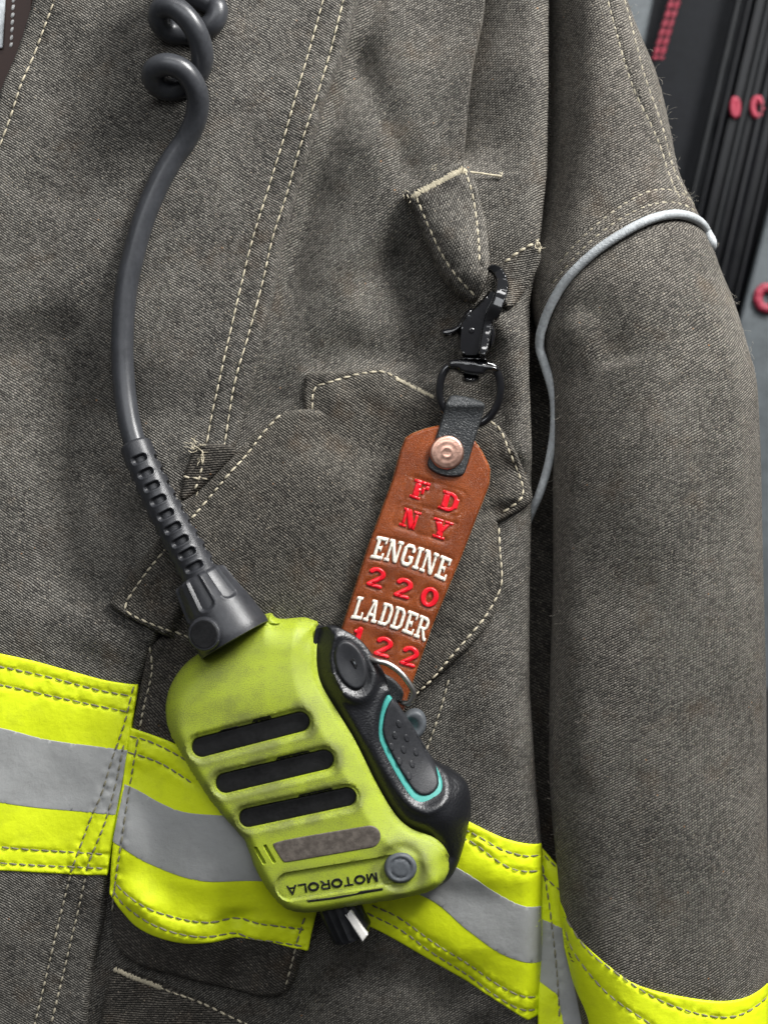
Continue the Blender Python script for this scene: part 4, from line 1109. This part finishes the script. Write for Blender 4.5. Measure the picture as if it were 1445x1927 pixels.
bs = chaikin(np.vstack([mc([(520, 352), (640, 345), (800, 380), (900, 440), (1000, 590), (1080, 780), (1200, 960), (1340, 1060), (1370, 1200), (1340, 1400), (1290, 1500), (1200, 1556), (1130, 1580), (1060, 1606), (960, 1613), (860, 1628), (740, 1650), (650, 1640), (560, 1600), (480, 1480), (400, 1330), (280, 1180), (120, 920), (62, 760), (90, 620), (220, 500)])]), 2)
panel(mic, 'back_shell', [bs], lambda x, y: 22 + 0 * np.asarray(x), M_black, None, th=42, r=16, step=14, bstep=6, skirt=16)
# ---- volume knob
kp = mc([(800, 1590), (822, 1640), (850, 1705), (868, 1752)])
knob = sweep(mic, 'volume_knob', np.column_stack([kp, [66, 66, 65, 64]]), [38, 39, 38, 35], M_black, None, n=48, step=3, smooth=False, rfun=lambda s, a, L: 1.8 * np.sign(np.sin(a * 14)) * (s < L - 5) * (s > 3))
kq = np.array(mc([(842, 1600), (862, 1640), (925, 1752), (936, 1738)]))
rib = panel(mic, 'knob_ridge', [np.array(mc([(790, 1620), (890, 1590), (950, 1690), (938, 1735), (915, 1760), (830, 1766), (805, 1740)]))], lambda x, y: 62 + 0 * np.asarray(x), M_black, knob, th=34, r=14, step=4, bstep=4, skirt=10)
panel(mic, 'knob_marker', [np.array(mc([(832, 1632), (865, 1612), (940, 1722), (914, 1756)]))], lambda x, y: 97 + 0 * np.asarray(x), M_white, knob, th=8, r=3, step=3, bstep=3, skirt=12)

# ---- cable: coiled top, hanging length
cable = [(402, -70, 95), (352, -52, 112), (308, -60, 100), (300, -40, 70), (345, -28, 52), (392, -6, 55), (405, 8, 62), (396, 34, 62), (360, 50, 52), (318, 48, 56), (298, 34, 76), (304, 16, 98), (332, 19, 112), (362, 48, 112), (378, 84, 96), (376, 116, 74), (352, 146, 56), (315, 158, 56), (289, 149, 74), (290, 131, 96), (318, 124, 110), (350, 138, 106), (370, 172, 88), (366, 212, 66), (345, 252, 50),
         (318, 288, 44), (292, 334, 42), (264, 400, 42), (243, 472, 42), (228, 548, 42), (222, 640, 42), (226, 720, 46), (237, 790, 56), (252, 840, 66), (270, 885, 74), (300, 945, 80), (330, 1000, 84)]
cord = sweep(mic, 'coiled_cable', cable, 21.5, M_rubber, None, n=28, step=3.5)
# ---- strain relief with slots
relief = np.array([(249, 832, 64), (264, 868, 72), (276, 893, 76), (300, 943, 82), (327, 994, 85), (354, 1042, 86), (376, 1084, 86)], float)
slot_c = np.array(rc([(338, 275), (385, 375), (430, 480), (482, 575), (535, 680), (590, 780), (645, 875), (700, 970), (755, 1065)]))
prc = crom(np.column_stack([relief, np.zeros(len(relief))]), 2)[:, :3]; Lr = np.concatenate([[0], np.cumsum(np.linalg.norm(np.diff(prc, axis=0), axis=1))])
slot_s = np.array([Lr[((prc[:, :2] - c) ** 2).sum(1).argmin()] for c in slot_c])


def relief_r(s, a, L):
    r = np.zeros_like(a)
    for base, off in ((np.pi / 2, 0), (0.0, .5), (np.pi, .5), (-np.pi / 2, 0)):
        d = (a - base - ANG0 + np.pi) % (2 * np.pi) - np.pi
        for q in slot_s + off * 13:
            u = d * 34; v = s - q
            k = np.sqrt(np.maximum(np.abs(u) - 10.5, 0) ** 2 + v ** 2) - 7.2
            r = r - 9.5 * (1 - sstep((k + 2.2) / 2.8)) + 0.5 * np.exp(-((k - 2) / 1.5) ** 2)
    r = r - 6 * (1 - sstep(s / 7)) * (1 - s / 7 if s < 7 else 0)
    return r


ANG0 = 0.0
boot = sweep(mic, 'strain_relief', np.column_stack([relief, [30, 31, 31.5, 33, 34.5, 36, 37]]), None, M_boot, cord, n=120, step=1.3, rfun=relief_r) if False else None
rel4 = np.column_stack([relief, [30, 31, 31.5, 33, 34.5, 36, 37]])
# choose the angle origin so that theta = pi/2 faces the camera
tg0 = relief[1] - relief[0]; tg0 /= np.linalg.norm(tg0); nr0 = np.cross(tg0, [0, 0, 1.0]); nr0 /= np.linalg.norm(nr0); bn0 = np.cross(tg0, nr0)
ANG0 = 0.0 if bn0[2] > 0 else np.pi
boot = sweep(mic, 'strain_relief', rel4[:, :3], rel4[:, 3], M_boot, cord, n=120, step=1.3, rfun=relief_r)
# ---- collar
ax = np.array([(372, 1084, 88), (396, 1125, 92), (420, 1164, 97), (436, 1192, 101), (443, 1204, 102)], float)
axd = (ax[-1] - ax[0]) / np.linalg.norm(ax[-1] - ax[0]); nra = np.cross(axd, [0, 0, 1.0]); ba = np.cross(axd, nra / np.linalg.norm(nra)); ANGC = np.pi / 2 if ba[2] > 0 else -np.pi / 2


def collar_r(s, a, L):
    r = np.zeros_like(a); r += -14 * (1 - rnd_prof(np.array([s / 9.0]))[0])
    for k in np.arange(-3, 5):
        d = (a - ANGC - k * 0.82 + 0.12 + np.pi) % (2 * np.pi) - np.pi
        u = d * 55; v = max(0, s - 62)
        q = np.sqrt(np.maximum(np.abs(u) - 3, 0) ** 2 + v * v) - 10
        r = r - 4.5 * (1 - sstep((q + 2) / 4)) + 0.8 * np.exp(-((q - 3) / 2) ** 2)
    return r


collar = sweep(mic, 'cable_collar', ax, [51, 59, 67, 72, 72], M_boot, None, n=140, step=2.2, rfun=collar_r)
BO = rc([(850, 1560)])[0]
bh = lambda x, y: 161 + 0.30 * (np.asarray(x) - BO[0]) + 0.10 * (np.asarray(y) - BO[1])
boss = panel(mic, 'collar_boss', [circle(BO[0], BO[1], 32)], bh, M_boot, collar, th=14, r=4, step=4, bstep=3, skirt=60)
panel(mic, 'boss_cap', [circle(BO[0], BO[1], 27)], lambda x, y: bh(x, y) + 12.6, M_slot, boss, th=2.2, r=3, step=4, bstep=3, skirt=2)
panel(mic, 'lettering', [np.array(cap(p, q, 1.5)) for p, q in (rc([(800, 1530), (825, 1640)]), rc([(860, 1520), (930, 1620)]), rc([(895, 1510), (890, 1620)]), rc([(806, 1642), (842, 1632)]))], lambda x, y: bh(x, y) + 14.4, M_pad, boss, th=1.0, r=1, step=0, bstep=0, skirt=1)
# lug of the shell beside the collar
panel(mic, 'shell_lug', [chaikin(mc([(470, 372), (490, 330), (510, 318), (528, 345), (560, 352), (548, 372), (480, 378)]), 1)], lambda x, y: 60 + 0 * np.asarray(x), M_lime, housing, th=28, r=8, step=4, bstep=3, skirt=10)
# ---- wire bail, strap keeper and clip disc behind
wire = np.array(gc([(500, 330), (580, 372), (680, 398), (780, 470), (850, 560), (876, 625), (850, 690), (800, 703), (740, 690)]))
sweep(mic, 'wire_bail', np.column_stack([wire, [70, 92, 98, 98, 96, 92, 86, 76, 60]]), 5.6, M_steel, None, n=16, step=2.5)
panel(mic, 'strap_keeper', [chaikin(gc([(560, 430), (660, 470), (740, 520), (800, 590), (812, 640), (780, 720), (640, 700)]), 1)], lambda x, y: 66 + 0 * np.asarray(x), M_strap, None, th=18, r=8, step=5, bstep=4, skirt=12)
dc = gc([(875, 885)])[0]
panel(mic, 'clip_disc', [circle(dc[0], dc[1], 25, 31, 0.35)], lambda x, y: 48 - 9 * np.exp(-(np.hypot(np.asarray(x) - dc[0] + 4, np.asarray(y) - dc[1]) / 13) ** 4), M_graybtn, None, th=14, r=8, step=4, bstep=3, skirt=16)

# ================================================================== KEY FOB
fob = thing('key_fob', 'brown leather key fob lettered FDNY ENGINE 220 LADDER 122 on a black snap hook', 'key fob', (839, 852, 62), 75)
U = np.array([0.953, 0.303]); W = np.array([-0.303, 0.953]); UP = -W
tag_out = np.array([(762, 824), (775, 815), (800, 806), (824, 800), (850, 802), (878, 815), (895, 831), (908, 850), (919, 872), (923, 884), (921, 912), (865, 1057), (815, 1176), (780, 1276), (757, 1345), (720, 1400), (610, 1372), (604, 1350), (612, 1270), (643, 1180), (691, 1030), (737, 905), (752, 850)], float)
tag_h = lambda x, y: 70 - 0.012 * (np.asarray(y) - 850) + 1.5 * np.sin((np.asarray(y) - 850) / 150.0)
tag_top = lambda x, y: tag_h(x, y) + 12
# impressed frames round the letters
frm = []
for uc, vc, hw, hh_ in ((-0, 84, 57, 24), (-4, 137, 57, 24)):
    pc = np.array([839, 852]) + U * (uc + 4) + W * vc
    frm.append(resample(np.array([pc + U * a * hw + W * b * hh_ for a, b in ((-.86, -1), (.86, -1), (1, -.7), (1, .7), (.86, 1), (-.86, 1), (-1, .7), (-1, -.7), (-.86, -1))]), 3))
LET = []


def fl(name, font, txt, c_px, width, height, mat, arch=None, track=0.12, th=2.9, r=1.8):
    # text centred on photo pixel c_px, pressed into the leather
    o = np.array(c_px) - U * width / 2 - UP * height / 2; LET.append((name, font, txt, o, width, height, mat, arch, track, th, r))


fl('lettering', SLAB, 'F', kc([(416, 970)])[0], 31, 37, M_red)
fl('lettering', SLAB, 'd', kc([(538, 1018)])[0], 36, 37, M_red)
fl('lettering', SLAB, 'n', kc([(376, 1088)])[0], 34, 36, M_red)
fl('lettering', SLAB, 'Y', kc([(502, 1130)])[0], 38, 37, M_red)
ar = lambda H: (lambda c: (-0.17 * H * (c * c) + 0.12 * H, H * (1.0 - 0.10 * c * c) ))
arch_e = lambda c: (5.5 * (1 - c * c) - 3.5, 43 + 4.5 * (1 - c * c) - 2)
fl('lettering', SLAB, 'ENGINE', kc([(381, 1246)])[0], 148, 43, M_cream, arch=arch_e, track=0.07, th=3.4, r=1.8)
fl('lettering', SLAB, 'LADDER', kc([(300, 1494)])[0], 147, 43, M_cream, arch=arch_e, track=0.07, th=3.4, r=1.8)
for ch, p, w_ in (('2', (235, 1330), 30), ('2', (347, 1374), 30), ('0', (455, 1410), 31), ('1', (160, 1572), 17), ('2', (265, 1616), 30), ('2', (372, 1655), 30)):
    fl('lettering', SLAB, ch, kc([p])[0], w_, 37, M_red, th=3.8, r=2.4)

segs = []
for (name, font, txt, o, width, height, mat, arch, track, th, r) in LET:
    pl, adv = text_polys(font, txt, None, track)
    for p in pl:
        for gx, gy in resample(np.array(p), 0.14, True):
            c = (gx / adv - 0.5) * 2; lo, hi = arch(c) if arch else (0, height)
            segs.append(o + U * gx * width / adv + UP * (lo + gy * (hi - lo)))
segs = np.array(segs)


def near_letter(x, y):
    d = np.empty(len(x))
    for q in range(0, len(x), 1500): d[q:q + 1500] = np.sqrt(((x[q:q + 1500, None] - segs[None, :, 0]) ** 2 + (y[q:q + 1500, None] - segs[None, :, 1]) ** 2).min(1))
    return d


tag = panel(fob, 'leather_tag', [tag_out], lambda x, y: tag_h(x, y) - 1.8 * np.exp(-(near_letter(x, y) / 4.0) ** 2), M_leather, None, th=12, r=5, step=3.2, bstep=4, skirt=10, edge_mat=M_edge, seams=frm, groove=0.9, pucker=0, rim=1.5)
for (name, font, txt, o, width, height, mat, arch, track, th, r) in LET:
    put_text(fob, name, font, txt, o, U, UP, width, height, lambda x, y: tag_top(x, y) - 2.2, mat, tag, th=th, r=r, track=track, arch=arch)

# ring strap
rs_out = np.vstack([kc([(532, 590), (548, 574), (620, 585), (684, 610), (680, 640), (640, 770)]), kc([(606, 890), (590, 912), (545, 918), (490, 908), (448, 880), (444, 855), (470, 780), (500, 690), (520, 620)])])
strap_h = lambda x, y: 78 + 6 * np.exp(-((np.asarray(y) - 757) / 14) ** 2) + 4 * sstep((800 - np.asarray(y)) / 60) - 10 * sstep((766 - np.asarray(y)) / 16)
panel(fob, 'ring_strap', [chaikin(rs_out, 1)], strap_h, M_strap, None, th=10, r=4, step=4, bstep=4, skirt=12, edge_mat=M_rawdark)
RV = kc([(526, 815)])[0]


def riv(x, y):
    d = np.hypot(np.asarray(x) - RV[0], np.asarray(y) - RV[1])
    return 87 + 1.6 * (1 - (d / 33) ** 2) + 0.5 * np.exp(-((d - 9) / 2.2) ** 2) - 0.5 * np.exp(-(d / 5) ** 2) + 0.3 * np.exp(-((d - 20) / 2.5) ** 2)


panel(fob, 'rivet', [circle(RV[0], RV[1], 32.5)], riv, M_copper, None, th=6, r=5, step=2.5, bstep=3, skirt=4, rings=[circle(RV[0], RV[1], q) for q in (4, 7, 9, 11, 20, 22, 24)])
# swivel snap hook
flat = lambda t: np.clip(t, 0, 1)
hc = lambda p: [(440 + x / 2.189, y / 2.189) for x, y in p]
hook = panel(fob, 'snap_hook', [chaikin(hc([(922, 1475), (922, 1370), (936, 1312), (985, 1268), (1022, 1232), (1062, 1180), (1090, 1220), (1072, 1300), (1058, 1380), (1040, 1475)]), 1)],
             lambda x, y: 64 + 0 * np.asarray(x), M_lacquer, None, th=20, r=5, step=3.5, bstep=3, skirt=18, prof=flat)
SPN = hc([(1014, 1475), (1030, 1400), (1040, 1320), (1062, 1262), (1092, 1200), (1104, 1150), (1092, 1112), (1066, 1092)])


def spine_h(x, y):
    d, s_, f = seg_dist(x, y, SPN, False, True)
    return 84 + (24 * (1 - sstep(f / 0.34)) + 12 * sstep((f - 0.34) / 0.2) - 32 * sstep((f - 0.6) / 0.42)) - 0.36 * d * np.where(s_ < 0, 1, -0.9)


panel(fob, 'hook_spine', [chaikin(hc([(1000, 1472), (1012, 1400), (1024, 1330), (1036, 1285), (1062, 1238), (1078, 1180), (1078, 1145), (1064, 1120), (1042, 1104), (1054, 1084), (1085, 1086), (1108, 1104), (1126, 1145), (1131, 1190), (1116, 1240), (1096, 1290), (1087, 1322), (1066, 1320), (1056, 1385), (1038, 1475)]), 1)],
      spine_h, M_lacquer, hook, th=6, r=2.6, step=1.8, bstep=2.5, skirt=18, rings=[resample(SPN, 2)], prof=flat, angle=55)
panel(fob, 'trigger', [chaikin(hc([(990, 1262), (962, 1272), (935, 1310), (912, 1345), (862, 1352), (848, 1362), (852, 1382), (870, 1392), (905, 1384), (935, 1360), (952, 1330), (985, 1290)]), 1)], lambda x, y: 56 + 0 * np.asarray(x), M_lacquer, hook, th=18, r=8, step=3, bstep=3, skirt=16)
panel(fob, 'pivot', [circle(*hc([(978, 1364)])[0], 6)], lambda x, y: 83 + 0 * np.asarray(x), M_lacquer, hook, th=2.5, r=2.5, step=1.5, bstep=1.5, skirt=1)
panel(fob, 'thumb_stud', [chaikin(hc([(1050, 1330), (1070, 1330), (1080, 1370), (1072, 1420), (1048, 1450)]), 1)], lambda x, y: 66 + 0 * np.asarray(x), M_lacquer, hook, th=14, r=6, step=3, bstep=3, skirt=12)
ringp = np.array(kc([(548, 452), (515, 480), (497, 540), (500, 600), (528, 652), (580, 688), (640, 698), (690, 678), (728, 630), (745, 570), (742, 510), (722, 468), (690, 455)]))
swv = sweep(fob, 'swivel_ring', np.column_stack([ringp, [84, 83, 82, 80, 76, 72, 70, 72, 76, 80, 82, 83, 84]]), 8.0, M_lacquer, None, n=18, step=2.5)
panel(fob, 'swivel_bar', [chaikin(kc([(522, 440), (545, 428), (600, 430), (680, 440), (735, 455), (748, 476), (740, 490), (690, 484), (672, 508), (580, 495), (566, 478), (525, 478)]), 1)], lambda x, y: 74 + 0 * np.asarray(x), M_lacquer, swv, th=24, r=9, step=3, bstep=3, skirt=14)
panel(fob, 'swivel_post', [chaikin(kc([(590, 495), (662, 500), (664, 522), (640, 532), (600, 528), (586, 514)]), 1)], lambda x, y: 66 + 0 * np.asarray(x), M_lacquer, swv, th=24, r=9, step=3, bstep=3, skirt=14)
panel(fob, 'swivel_neck', [np.array(kc([(577, 420), (692, 422), (695, 442), (574, 438)]))], lambda x, y: 72 + 0 * np.asarray(x), M_lacquer, swv, th=24, r=7, step=3, bstep=3, skirt=14)

# ================================================================== BACKGROUND behind the sleeve and collar
M_bdark = plain('dark_panel', (0.007, 0.0078, 0.0095), 0.6, spec=0.08)
M_bgloss = plain('glossy_black_panel', (0.003, 0.0032, 0.004), 0.2, spec=0.25)
M_bgrey = plain('grey_panel', (0.07, 0.08, 0.086), 0.5, spec=0.3)
M_bred = plain('red_plastic', (0.24, 0.014, 0.035), 0.6, bump=(10, 3))
M_bpale = plain('pale_strip', (0.62, 0.66, 0.68), 0.6)
M_bleather = leather('dark_brown_leather', (0.03, 0.012, 0.008), (0.07, 0.03, 0.02), 0.5)
M_bthread = plain('white_thread', (0.75, 0.75, 0.72), 0.8)

HB = -800
dk = thing('dark_locker_side', 'flat dark locker side behind the shoulder of the coat', 'locker', (1330, 600, HB - 40), HB)
box(dk, 'side_sheet', 1120, -600, 1420, 900, HB - 60, HB - 30, M_bdark, slant=-0.12)
gy = thing('grey_padded_case', 'grey padded case edge at the top with a red woven strap', 'case', (1230, 100, HB), HB)
box(gy, 'case_side', 1100, -500, 1262, 160, HB - 25, HB + 10, M_bgrey, slant=-0.2, bev=10)
strap_p = np.array([(1300, -140), (1268, 0), (1250, 60), (1236, 110)], float)
rows = []
V, F = [], []
sp_ = resample(strap_p, 9)
for i, c in enumerate(sp_):
    for j in (-1, 1):
        k0 = len(V); cx_, cy_ = c[0] + j * 6, c[1] + (i % 2) * 2
        q = circle(cx_, cy_, 6, 4, -0.3, 10); V += [(a, b, HB + 12) for a, b in q]; V += [(cx_ + (a - cx_) * .6, cy_ + (b - cy_) * .6, HB + 17) for a, b in q]
        F += [(k0 + m, k0 + 10 + m, k0 + 10 + (m + 1) % 10, k0 + (m + 1) % 10) for m in range(10)]; F.append(tuple(k0 + 10 + m for m in reversed(range(10))))
link(gy, 'red_strap', V, F, M_bred)
gl = thing('ribbed_black_rack', 'glossy black ribbed rack with red round knobs on its face', 'rack', (1400, 400, HB), HB)
box(gl, 'rack_face', 1352, -500, 1640, 1100, HB - 25, HB + 12, M_bgloss, slant=-0.235)


def bar(x_at, wd, mat, hh, name='rail'):
    pts = np.array([(x_at + 0.235 * (200 - y), y, hh) for y in np.linspace(-400, 1000, 8)], float)
    sweep(gl, name, pts, wd, mat, None, n=14, step=40)


M_rail = plain('rail_plastic', (0.005, 0.0055, 0.0062), 0.22, spec=0.3)
bar(1341, 8, M_rail, HB + 20)
for xa, wd in ((1362, 6), (1400, 9), (1432, 12), (1468, 9)): bar(xa, wd, M_bgloss if xa != 1400 else M_rail, HB + 16)


def knob_ring(t, name, cx_, cy_, rx, ry, parent=None, hb=HB + 22, tub=8, tooth=0.5):
    a = np.linspace(0, 2 * np.pi, 37); p = np.column_stack([cx_ + rx * np.cos(a) , cy_ + ry * np.sin(a), np.full(37, hb)])
    return sweep(t, name, p, tub + tooth * np.sin(a * 9), M_bred, parent, n=12, step=3)


knob_ring(gl, 'red_knob', 1379, 206, 5, 16, tub=5.5); knob_ring(gl, 'red_knob', 1421, 206, 9, 17, tub=6)
gp = thing('grey_locker_panel', 'light grey locker panel with a red ring beside the sleeve', 'panel', (1440, 700, HB + 40), HB + 60)
box(gp, 'panel_sheet', 1457, -600, 1760, 1300, HB + 30, HB + 60, M_bgrey, slant=-0.26, bev=8)
knob_ring(gp, 'red_ring', 1441, 562, 17, 20, hb=HB + 66, tub=9)

cs = thing('leather_harness', 'dark brown leather harness edge with white stitching and pale trim in the corner', 'harness', (10, 120, -60), -50)
box(cs, 'leather_band', -160, -200, 62, 210, -72, -52, M_bleather, slant=-0.06, bev=4)
box(cs, 'pale_trim', -120, -200, 15, 92, -52, -44, M_bpale, slant=-0.06, bev=3)
stitches(cs, 'stitching', [np.array([(31, -120), (26, 0), (21, 92)], float)], lambda x, y: -52 + 0 * np.asarray(x), M_bthread, cs.o, ln=11, gap=4, rad=3)

sc.cycles.max_bounces = 6
